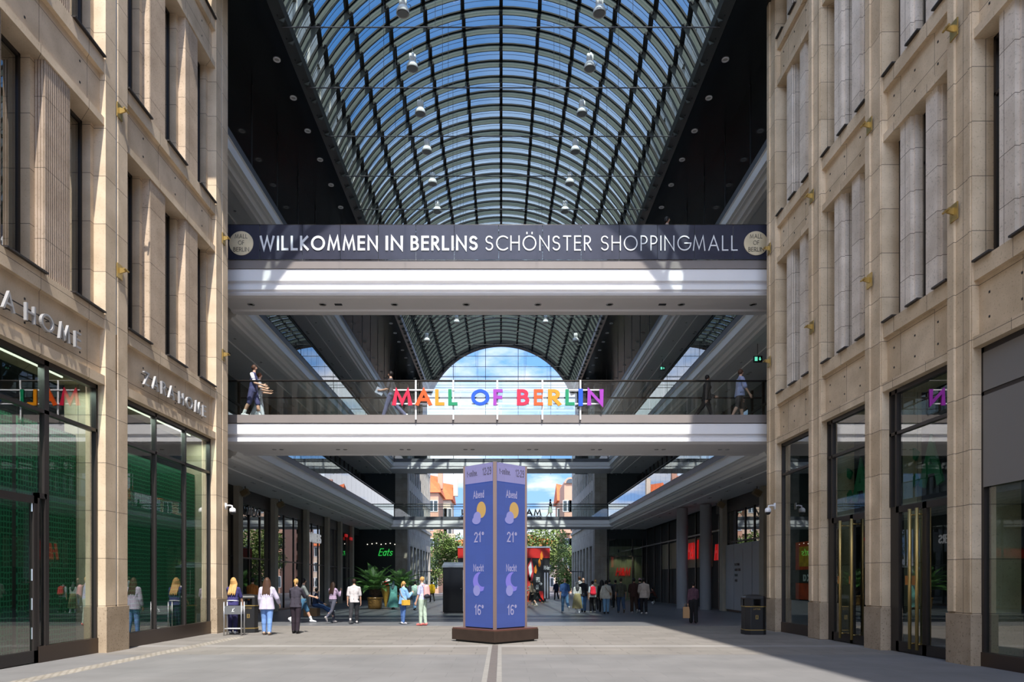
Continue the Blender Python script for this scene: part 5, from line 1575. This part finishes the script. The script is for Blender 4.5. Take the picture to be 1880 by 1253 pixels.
# --- sunlit group on the left
p = person(427, 0, 21.0, 1.70, 0, 'blonde woman in navy polo and navy trousers reaching into the bin behind the steel stand', ((.045, .04, .14), .42, .50, 'tee'), ('trousers', (.03, .028, .085)), ('long', 'blonde'), WHT, fem=True, lL=(4, 2), lR=(2, 2), aL=(30, 20, 6), aR=(14, 8, 10), lean=8, head=(-15, -18), vox=N)
q = MB(); q.tube([p['cz'](.575, .16 * math.cos(t * .3927), .135 * math.sin(t * .3927)) for t in range(17)], .014, 5, caps=False); q.build('white_waistband', cloth(WHT), p['o'], local=True)
p = person(490, 0, 20.75, 1.69, 4, 'woman with long brown hair in a loose lilac blouse and light blue jeans', ((.50, .46, .58), .85, .44, 'loose'), ('trousers', (.17, .30, .60)), ('long', 'brown'), (.45, .33, .25), fem=True, lL=(6, 3), lR=(-4, 4), aL=(4, 14, 9), aR=(10, 30, 24), lean=1, wide=1.12, vox=N)
p = person(543, 0, 21.35, 1.66, -4, 'woman dressed in black with a long blonde ponytail and sunglasses on her head', ((.045, .04, .055), 1, .47, 'tee'), ('trousers', (.028, .02, .028)), ('pony', 'blonde'), BLK, fem=True, lL=(5, 4), lR=(-3, 6), aL=(35, 95, 12), aR=(38, 95, 12), lean=2, head=(0, -8), vox=N)
q = MB(); q.tube([p['hp'](-.95, .3, .75), p['hp'](-.5, .75, 1.05), p['hp'](.5, .75, 1.05), p['hp'](.95, .3, .75)], .012, 5); q.build('sunglasses', 'black', p['o'], local=True)
person(556, 0, 27.0, 1.78, -62, 'man in grey tee and denim shorts behind the ponytailed woman', ((.16, .18, .18), .45, .48, 'tee'), ('shorts', (.05, .13, .22)), ('short', 'black'), WHT, lL=(26, 4), lR=(-24, 22), aL=(-20, 20, 6), aR=(24, 50, 6), vox=N, sock=(WHT, .35))
person(463, 0, 27.5, 1.74, -12, 'person in an orange tee and dark cap in the shade beside the lilac blouse', ((.36, .13, .03), .42, .49, 'tee'), ('trousers', (.03, .035, .06)), ('cap', 'black'), BLK, lL=(8, 4), lR=(-6, 8), aL=(10, 60, 6), aR=(10, 70, 6), vox=N)
person(611, 0, 26.9, 1.62, -28, 'woman with waist-long dark hair, pale lilac top and grey leggings walking away', ((.36, .27, .38), .9, .56, 'tee'), ('leggings', (.065, .068, .095)), ('long', 'dark'), (.35, .33, .33), fem=True, lL=(14, 6), lR=(-22, 30), aL=(10, 40, 4), aR=(35, 110, 5), head=(-10, 0), vox=N)
person(650, 0, 26.6, 1.70, 6, 'man in a light grey polo shirt and dark trousers walking towards the palm', ((.50, .47, .48), .45, .47, 'tee'), ('trousers', (.03, .03, .035)), ('short', 'dark'), (.55, .52, .5), lL=(-16, 24), lR=(12, 4), aL=(-4, 12, 8), aR=(4, 12, 8), wide=1.1, vox=N)
p = person(740, 0, 26.1, 1.60, -48, 'woman in a light blue hoodie and jeans with a short ponytail, phone held up', ((.22, .42, .72), 1, .46, 'loose'), ('trousers', (.07, .14, .34)), ('pony', 'blonde'), (.55, .55, .6), fem=True, lL=(3, 2), lR=(-2, 3), aL=(18, 100, 6), aR=(22, 105, 6), head=(-25, -6), vox=N)
strap_bag(p, 'shoulder_bag', 'mustard yellow shoulder bag on the woman in the light blue hoodie', (.62, .36, .05), 1, .50, (.30, .19), (.40, .30, .22))
p = person(776, 0, 25.3, 1.76, 62, 'blonde woman in pale blue tee, mint trousers and coral shoes, wearing the pink backpack', ((.42, .46, .66), .42, .53, 'tee'), ('trousers', (.42, .52, .43)), ('bun', 'blonde'), (.80, .22, .20), fem=True, lL=(3, 2), lR=(-3, 3), aL=(6, 14, 7), aR=(4, 16, 7), head=(18, -4), vox=N)
backpack(p, 'pale pink backpack with dark base on the blonde woman in mint trousers', (.62, .33, .33), (.035, .035, .05))
person(762, 0, 40, 1.66, -6, 'dark-haired woman in a mint sweater and jeans farther back between the hoodie and the backpack', ((.42, .58, .50), 1, .50, 'loose'), ('trousers', (.13, .24, .38)), ('short', 'black'), BLK, fem=True, aL=(14, 70, 6), aR=(14, 70, 6))
person(722, 0, 41, 1.66, -14, 'woman in a long teal robe and grey headscarf walking beside the ice cream cone', ((.10, .28, .25), 1, .40, 'loose'), ('robe', (.10, .28, .25)), ('scarf', (.07, .11, .12)), BLK, fem=True, wide=1.12, lL=(8, 4), lR=(-8, 10))
p = person(577, 0, 33, 1.72, -75, 'person in blue jeans sitting low on a box by the left shops, legs stretched out', ((.03, .045, .09), .9, .5, 'tee'), ('trousers', (.05, .10, .22)), ('short', 'black'), WHT, lL=(82, 20), lR=(78, 30), aL=(20, 40, 6), aR=(20, 40, 6), lean=10)
p['o'].location.z = gz(33) + .42 - p['pel'].z + .1
q = MB(); q.box(P(577, 0, 33).x - .42, P(577, 0, 33).x + .2, 32.7, 33.3, gz(33), gz(33) + .36)
tag(q.build('cardboard_box', mat('cardboard', (.28, .16, .07), .8, var=.1), bevel=.01), 'brown cardboard box under the seated person in jeans', 'box')
# --- crowd in the shade right of the column
person(1037, 0, 36, 1.80, 8, 'bald man in a navy tee and jeans, left end of the crowd', ((.03, .07, .19), .45, .47, 'tee'), ('trousers', (.08, .17, .30)), ('bald', 'dark'), (.5, .5, .5), lL=(10, 4), lR=(-20, 40), aL=(-6, 14, 7), aR=(4, 14, 7))
person(1060, 0, 35.5, 1.62, 0, 'woman with grey headscarf, white top, pleated khaki skirt and white boots', ((.50, .50, .48), 1, .52, 'tee'), ('skirt', (.25, .215, .11)), ('scarf', (.06, .06, .065)), WHT, fem=True, lL=(6, 4), lR=(-6, 8), aL=(-4, 30, 8), aR=(10, 50, 6), sock=(WHT, .55))
person(1071, 0, 36.6, 1.82, 0, 'balding man in a black tee and jeans just right of the pleated skirt', ((.014, .014, .018), .45, .47, 'tee'), ('trousers', (.05, .11, .22)), ('bald', 'dark'), BLK, lL=(-10, 14), lR=(10, 4))
person(1064, 0, 42.5, 1.95, 0, 'tall brown-haired man behind the balding man in black', ((.33, .33, .34), .45, .47, 'tee'), ('trousers', BLK), ('short', 'brown'), BLK)
p = person(1088, 0, 36, 1.66, 0, 'person in a white tee and black trousers carrying the red backpack', ((.66, .70, .70), .42, .49, 'tee'), ('trousers', BLK), ('short', 'black'), (.5, .48, .42), lL=(10, 4), lR=(-8, 16), aL=(-12, 14, 8), aR=(8, 20, 6), fem=True)
backpack(p, 'bright red backpack on the person in the white tee', (.66, .025, .05), (.5, .02, .04))
person(1093, 0, 39, 1.76, 0, 'person with a blonde top bun and khaki jacket walking ahead of the red backpack', ((.30, .26, .15), 1, .46, 'jacket'), ('trousers', BLK), ('bigbun', 'blonde'), BLK, fem=True)
p = person(1113, 0, 35.4, 1.68, -4, 'dark-haired woman in a beige jacket and blue jeans with a thin cross strap', ((.38, .36, .31), 1, .44, 'jacket'), ('trousers', (.14, .27, .42)), ('bob', 'black'), BLK, fem=True, lL=(-4, 8), lR=(6, 3), aL=(-4, 14, 18), aR=(4, 14, 16), wide=1.08)
strap_bag(p, 'shoulder_bag', 'small tan bag worn by the woman in the beige jacket', (.22, .12, .06), 1, .58, (.16, .14))
person(1105, 0, 37.2, 1.72, 0, 'person with long black hair dressed in black, half behind the beige jacket', (BLK, 1, .47, 'tee'), ('trousers', BLK), ('long', 'black'), BLK, fem=True, lL=(8, 4), lR=(-8, 10))
person(1119, 0, 43, 1.76, 0, 'person in a dark coat with pale headphones ahead of the beige jacket', ((.03, .035, .04), 1, .44, 'jacket'), ('trousers', (.04, .05, .06)), ('short', 'black'), (.4, .4, .4))
person(1140, 0, 36, 1.80, 0, 'man in a dark olive tee and dark jeans in the middle of the shaded crowd', ((.05, .05, .035), .45, .46, 'tee'), ('trousers', (.03, .05, .09)), ('short', 'dark'), (.1, .08, .06), lL=(12, 4), lR=(-14, 26), aL=(-8, 14, 10), aR=(6, 14, 10), wide=1.12, skin=1)
person(1130, 0, 41.5, 1.74, 0, 'black-clad person half hidden behind the olive tee', (BLK, .9, .48, 'tee'), ('trousers', BLK), ('short', 'black'), (.4, .4, .4), skin=1)
person(1164, 0, 36.2, 1.80, 0, 'man in a dark brown tee and brown trousers with a tall dark hairdo', ((.035, .016, .012), .5, .46, 'loose'), ('wide', (.035, .02, .015)), ('bun', 'black'), (.42, .4, .4), skin=2, lL=(8, 4), lR=(-12, 24))
person(1175, 0, 37.4, 1.80, 0, 'person in black with a dusty pink beanie next to the beige hoodie', ((.012, .012, .02), 1, .46, 'tee'), ('trousers', (.015, .02, .045)), ('beanie', 'black'), (.5, .5, .5), extra=(.30, .16, .20), lL=(-8, 12), lR=(8, 4))
person(1182, 0, 34.6, 1.78, 0, 'person in a beige hoodie and black trousers, right end of the crowd', ((.40, .33, .28), 1, .45, 'jacket'), ('trousers', (.015, .014, .016)), ('short', 'black'), (.6, .55, .52), lL=(6, 3), lR=(-6, 8), aL=(10, 60, 6), aR=(-2, 18, 8))
p = person(1273, 0, 26.6, 1.58, -6, 'woman in an off-shoulder plum top and wide black trousers walking alone on the right', ((.07, .035, .05), .95, .56, 'tee'), ('wide', (.010, .010, .011)), ('bigbun', 'black'), BLK, fem=True, skin=1, lL=(6, 3), lR=(-6, 8), aL=(-2, 10, 8), aR=(8, 70, 6), vox=N)
q = MB(); w = p['A']['L'][2]; q.obox(w + Vector((-.07, 0, -.33)), (.24, .12, .42)); s_ = MB()
for dy in (-.05, .05): s_.tube([w + Vector((-.13, dy, -.12)), w + Vector((-.11, dy * .3, .0)), w + Vector((-.03, dy * .3, .0)), w + Vector((-.01, dy, -.12))], .007, 5)
carry(p, 'paper_bag', 'tan paper carrier bag held by the woman in the plum top', 'bag', [('body', q, mat('kraft_paper', (.36, .21, .10), .8)), ('handle', s_, mat('paper_cord', (.25, .15, .08), .8))])
person(976, 0, 45, 1.72, 70, 'man in a tan tee and black shorts stepping out beside the column', ((.42, .33, .23), .45, .47, 'tee'), ('shorts', BLK), ('short', 'brown'), (.35, .3, .25), lL=(12, 4), lR=(-14, 18), sock=((.5, .5, .5), .2))
person(986, 0, 50, 1.74, 75, 'worker in a white cap and cream shirt bending forward by the trailer', ((.52, .47, .36), .45, .5, 'tee'), ('trousers', (.02, .022, .022)), ('cap', 'grey'), (.35, .28, .18), lL=(22, 14), lR=(-26, 16), lean=68, aL=(45, 20, 4), aR=(50, 20, 4), head=(0, 20), extra=(.7, .68, .64))
person(1021, 0, 66, 1.78, 20, 'distant person in dark blue by the street trees', ((.03, .04, .09), 1, .46, 'tee'), ('trousers', (.02, .02, .03)), ('short', 'black'), BLK, vox=.02)
person(793, 0, 58, 1.7, 30, 'distant person in a yellow jacket left of the kiosk', ((.70, .42, .02), 1, .42, 'jacket'), ('trousers', BLK), ('short', 'black'), BLK, vox=.02)
p = person(1204, 0, 52, 1.7, 80, 'person crouching in the dark in front of the recessed right shop', ((.09, .03, .02), 1, .48, 'tee'), ('trousers', BLK), ('short', 'black'), WHT, lL=(95, 130), lR=(80, 125), lean=25, aL=(50, 30, 5), aR=(50, 30, 5), skin=1)
# --- on the footbridges
zb_ = CAMZ + (6.89 - CAMZ) * KB
zu_ = CAMZ + (11.85 - CAMZ) * KB
p = person(465, 0, 24.3, 1.86, -88, 'man in a navy waistcoat, white sleeves and navy shorts on the lower footbridge', ((.06, .065, .16), .30, .47, 'tee'), ('shorts', (.075, .075, .17)), ('short', 'brown'), WHT, z0=zb_ + .01, lL=(16, 6), lR=(-14, 12), aL=(14, 62, 5), aR=(18, 58, 5), vox=N, sock=(WHT, .3))
q = MB()
for n in 'LR':
    sh, el = p['A'][n][:2]; q.caps(sh, .07, sh.lerp(el, .7), .064)
q.build('white_sleeves', cloth(WHT), p['o'], smooth=True, local=True)
person(475, 0, 24.8, 1.72, -80, 'woman holding a bag close beside the man in the navy waistcoat', ((.55, .55, .6), .45, .5, 'tee'), ('trousers', (.5, .55, .6)), ('bun', 'auburn'), WHT, z0=zb_ + .01, fem=True, lL=(12, 4), lR=(-12, 12), aL=(12, 70, 6), aR=(16, 70, 6), vox=N)
p = person(719, 0, 24.75, 1.80, 80, 'dark-haired boy in a dark grey tee carrying a book on the lower footbridge', ((.05, .05, .06), .4, .49, 'tee'), ('trousers', (.10, .11, .2)), ('short', 'black'), WHT, z0=zb_ + .01, lL=(22, 4), lR=(-24, 22), aL=(10, 75, 5), aR=(-20, 30, 6), vox=N)
q = MB(); q.obox(p['A']['L'][2] + Vector((.03, .05, -.02)), (.04, .3, .22), Matrix.Rotation(.5, 3, 'X')); carry(p, 'book', 'grey book under the arm of the boy on the lower footbridge', 'book', [('cover', q, cloth((.30, .34, .42)))])
person(1297, 0, 24.85, 1.70, -85, 'person in black tracksuit with white piping striding along the lower footbridge', ((.015, .014, .014), 1, .46, 'jacket'), ('trousers', (.012, .012, .014)), ('short', 'black'), BLK, z0=zb_ + .01, lL=(22, 4), lR=(-28, 10), aL=(10, 60, 6), aR=(-16, 12, 6), fem=True, skin=1, vox=N)
p = person(1358, 0, 24.85, 1.86, -88, 'man in light blue shirt and black shorts at the right of the lower footbridge', ((.27, .30, .46), .45, .47, 'loose'), ('shorts', BLK), ('short', 'brown'), (.3, .3, .3), z0=zb_ + .01, lL=(12, 4), lR=(-14, 14), aL=(8, 12, 6), aR=(16, 16, 6), vox=N)
q = MB()
for s_ in (-1, 1): q.box(s_ * .012 - .0, s_ * .072, 0, .004, 0, .03)
q2 = MB(); q2.tube([p['hp'](-.85, .0, .15), p['hp'](-.7, .95, .17), p['hp'](.7, .95, .17), p['hp'](.85, .0, .15)], .008, 5)
for s_ in (-1, 1): q2.ball(p['hp'](s_ * .38, .98, .12), .022, 8, (1, .3, .8))
q2.build('sunglasses', 'black', p['o'], local=True)
person(1223, 0, 24.5, 1.86, -100, 'person with dark hair whose head shows above the welcome banner', ((.3, .25, .22), .45, .48, 'tee'), ('trousers', BLK), ('bob', 'black'), BLK, z0=zu_, vox=.014)
p = person(1010, 0, 61.7, 1.66, -80, 'woman in a dark vest and pale skirt looking at a phone on the far crossing', ((.02, .025, .03), .3, .52, 'tee'), ('dress', (.55, .62, .52)), ('pony', 'black'), WHT, z0=6.89, fem=True, aL=(20, 95, 5), aR=(20, 95, 5), head=(0, -14), vox=.014)
# ---------------------------------------------------------------- plants
rnd = random.Random(7)
leafm = [mat('leaf_%d' % i, c, .6, var=.35, scale=.7) for i, c in enumerate(((.13, .20, .045), (.19, .265, .07), (.10, .165, .045)))]
barkm = mat('bark', (.10, .075, .055), .9, var=.3, scale=6)
def tree(x, y, h, rx, cz, label, mi, seed, n=2600, leaf=.17):
    r = random.Random(seed); z0 = gz(y)
    t = empty('street_tree', (x, y, z0), label, 'tree', 'trees beyond the hall')
    q = MB(); q.tube([(0, 0, 0), (.1, 0, h * .3), (0, .1, h * .6)], .22, 8, r1=.12)
    for k in range(7):
        a = k * .9 + seed; q.tube([(.05, 0, h * (.32 + .03 * k)), (math.cos(a) * rx * .5, math.sin(a) * rx * .5, h * (.5 + .05 * k))], .07, 5, r1=.02)
    q.build('trunk', barkm, t, local=True)
    q = MB()
    blobs = [(r.uniform(-.6, .6) * rx, r.uniform(-.6, .6) * rx, h * r.uniform(cz, .93), rx * r.uniform(.28, .5)) for _ in range(26)]
    n = int(n * 2.2)
    for i in range(n):
        b = blobs[i % len(blobs)]
        d = Vector((r.gauss(0, 1), r.gauss(0, 1), r.gauss(0, 1))).normalized() * b[3] * r.uniform(.55, 1.05)
        c = Vector((b[0], b[1], b[2])) + d
        u = Vector((r.gauss(0, 1), r.gauss(0, 1), r.gauss(0, .6))).normalized(); w = u.cross(Vector((r.gauss(0, 1), r.gauss(0, 1), 1))).normalized()
        s = leaf * r.uniform(.6, 1.2)
        q.add([c - u * s, c + w * s * .5, c + u * s, c - w * s * .5], [(0, 1, 2, 3)])
    q.raw = True
    q.build('crown', leafm[mi], t, local=True)
tree(P(822, 0, 92).x, 92, 8.0, 3.0, .35, 'green street tree left of the screen column', 0, 3)
tree(P(800, 0, 98).x - 1.0, 98, 6.5, 2.6, .3, 'lower green street tree beside the left street block', 1, 5, 1600)
tree(P(1000, 0, 90).x, 90, 8.4, 3.4, .42, 'large dark green street tree above the trailer', 1, 11, 3400)
tree(P(1040, 0, 97).x, 97, 6.8, 2.6, .2, 'bright green street tree beside the right street block', 0, 17, 2200)
tree(P(880, 0, 100).x, 100, 8.0, 3.0, .3, 'street tree hidden behind the screen column', 2, 23, 1500)
for i, (x, y, h) in enumerate(((-17.5, 94, 9), (17, 96, 9))):
    tree(x, y, h, 3.5, .35, 'street tree behind the %s street block' % ('left' if i == 0 else 'right'), i, 40 + i, 1200)

frondm = mat('palm_frond', (.08, .19, .04), .5, var=.3, scale=3)
def palm(x, y, zb, label, n, L, seed, pot=True, stalk=.35, grp=None):
    r = random.Random(seed)
    t = empty('potted_palm', (x, y, gz(y)), label, 'palm', grp)
    if pot:
        q = MB(); q.lathe([(.33, 0), (.40, .10), (.435, .55), (.44, .6), (.47, .61), (.47, .70), (.41, .71), (.39, .62)], n=24); q.build('pot', mat('glazed_pot_%d' % seed, (.36, .19, .05), .35, var=.12, scale=3), t, smooth=True, local=True)
    q = MB(); q.lathe([(.13, zb - .1), (.24, zb + .1), (.26, zb + .3), (.18, zb + stalk), (.05, zb + stalk + .12)], n=14)
    for k in range(60):
        a = k * 2.4; zz = zb + .02 + stalk * k / 62
        q.tube([(.2 * math.cos(a), .2 * math.sin(a), zz), (.34 * math.cos(a), .34 * math.sin(a), zz + .09)], .03, 4, r1=.012)
    q.build('trunk', mat('palm_trunk_%d' % seed, (.10, .06, .035), .9, var=.4, scale=12), t, local=True)
    for k in range(n):
        a = k * 2.39996 + r.uniform(-.2, .2)
        e = 1.38 - 1.15 * k / n + r.uniform(-.1, .1)       # launch angle
        l_ = L * r.uniform(.8, 1.08)
        p = Vector((.08 * math.cos(a), .08 * math.sin(a), zb + stalk)); pts = [p.copy()]; m = 13
        for i in range(m):
            th = e - (i / m) ** 1.5 * (1.35 - .4 * (e > 1))
            p = p + Vector((math.cos(a) * math.cos(th), math.sin(a) * math.cos(th), math.sin(th))) * l_ / m
            pts.append(p.copy())
        q = MB(); q.tube(pts, .016, 4, r1=.004)
        for i in range(2, m + 1):
            for half in (0, .5):
                c = pts[i - 1].lerp(pts[i], half)
                tg = (pts[i] - pts[i - 1]).normalized(); sd = tg.cross(Vector((0, 0, 1))).normalized(); upv = sd.cross(tg)
                ll = .34 * math.sin(math.pi * min(1, (i + half) / m * .85 + .12)) * L / 1.5
                for s_ in (-1, 1):
                    d_ = (sd * s_ * .8 + tg * .55 + upv * .32).normalized()
                    tip = c + d_ * ll - Vector((0, 0, ll * .22)); w_ = tg * .017
                    q.add([c - w_, c + w_, c + d_ * ll * .6 + w_ * .9, tip, c + d_ * ll * .6 - w_ * .9], [(0, 1, 2, 3, 4)])
        q.raw = True
        q.build('frond', frondm, t, local=True)
palm(P(688.5, 0, 42).x, 42, .78, 'big feathery palm in a glazed ochre pot by the left shops', 34, 1.95, 2, grp='potted palms')
palm(P(737, 0, 49).x, 49, .9, 'second leafy palm farther back beside the stone pier', 26, 1.9, 9, grp='potted palms')

# ---------------------------------------------------------------- apartment houses across the far street
def apartments(x0, x1, y, h, wallc, label, bay, roof='hip', fl=3.0, wm=None):
    z0 = gz(y)
    b = empty('apartment_house', ((x0 + x1) / 2, y + 4, z0), label, 'building', 'apartment houses across the street')
    wm_ = mat('stucco_' + label[:12].replace(' ', '_'), wallc, .8, var=.06, scale=.6)
    q = MB(); q.box(x0, x1, y, y + 9, z0, h)
    if bay: q.box(bay[0], bay[1], y - .9, y, z0 + 3, h - .6)
    q.build('wall', wm_, b)
    n = max(2, int((x1 - x0) / 2.1))
    z = z0 + .9
    while z < h - 1.6:
        for k in range(n):
            c = x0 + (x1 - x0) * (k + .5) / n
            yy = y - .93 if bay and bay[0] < c < bay[1] and z > z0 + 3 else y - .03
            q = MB(); q.box(c - .72, c + .72, yy - .04, yy + .04, z, z + 1.8); f = q.build('window', 'whitesteel', b)
            q = MB()
            for dx in (-.35, .35): q.box(c + dx - .29, c + dx + .29, yy - .05, yy + .02, z + .08, z + 1.72)
            q.build('panes', 'upane_d', f)
        z += fl
    rm = mat('roof_tile_' + label[:8].replace(' ', '_'), (.52, .12, .035), .8, var=.15, scale=3)
    if roof == 'hip':
        q = MB(); m = (x0 + x1) / 2; e = .4
        q.add([(x0 - e, y - e, h), (x1 + e, y - e, h), (x1 + e, y + 9 + e, h), (x0 - e, y + 9 + e, h), (m - 1, y + 3, h + 3.4), (m + 1, y + 6, h + 3.4)], [(0, 1, 4), (1, 2, 5, 4), (2, 3, 5), (3, 0, 4, 5), (0, 3, 2, 1)])
        q.build('roof', rm, b)
        q = MB(); q.box(m + 1.2, m + 2.0, y + 3, y + 4, h + 1, h + 4.2); q.build('chimney', wm_, b)
    else:
        c, w = (x0 + x1) / 2, (x1 - x0) / 2
        q = MB(); q.prism([(c + w * math.cos(RAD(a)), h + w * 1.0 * math.sin(RAD(a))) for a in range(0, 181, 12)], lambda a, d, t: (a, t, d), y - .2, y + 8.5); q.build('arched_gable', wm_, b)
        q = MB(); q.prism([(c + w * .72 * math.cos(RAD(a)), h + w * .72 * math.sin(RAD(a))) for a in range(0, 181, 12)], lambda a, d, t: (a, t, d), y - .26, y - .2); q.build('arched_window', M['upane_d'], b)
    for zz in (z0 + 6.3, z0 + 9.3):
        xb = x1 if x1 < 0 else x0
        q = MB(); q.box(xb - .7, xb + .9, y - 1.2, y, zz, zz + .15); q.box(xb - .7, xb + .9, y - 1.2, y - 1.12, zz, zz + .9); q.build('balcony', wm_, b)
M['upane_d'] = mat('house_pane', (.06, .075, .085), .12)
Yh = 112
pxh = lambda x, Y=Yh: P(x, 0, Y).x
apartments(pxh(768), pxh(805), Yh, P(0, 905, Yh).z, (.50, .27, .18), 'salmon apartment house with steep red tiled roof seen left of the column', None)
apartments(pxh(808, 124), pxh(827, 124), 124, P(0, 918, 124).z, (.55, .47, .36), 'cream apartment house with corner balconies beside the salmon house', None)
apartments(pxh(1036), pxh(1058), Yh, P(0, 888, Yh).z, (.50, .28, .19), 'salmon apartment tower with arched top window seen right of the column', None, roof='arch')
apartments(pxh(1027, 124), pxh(1041, 124), 124, P(0, 920, 124).z, (.52, .30, .21), 'lower salmon house with red roof beside the arched tower', None)
apartments(pxh(1068), pxh(1120), Yh + 2, P(0, 915, Yh).z, (.60, .38, .28), 'long salmon apartment house hidden behind the right street block', None)
apartments(pxh(700), pxh(756), Yh + 2, P(0, 915, Yh).z, (.60, .42, .30), 'long apartment house hidden behind the left street block', None)
apartments(pxh(800, 140), pxh(1060, 140), 140, P(0, 1003, 140).z, (.60, .46, .36), 'distant row of pinkish houses behind the street trees', None)
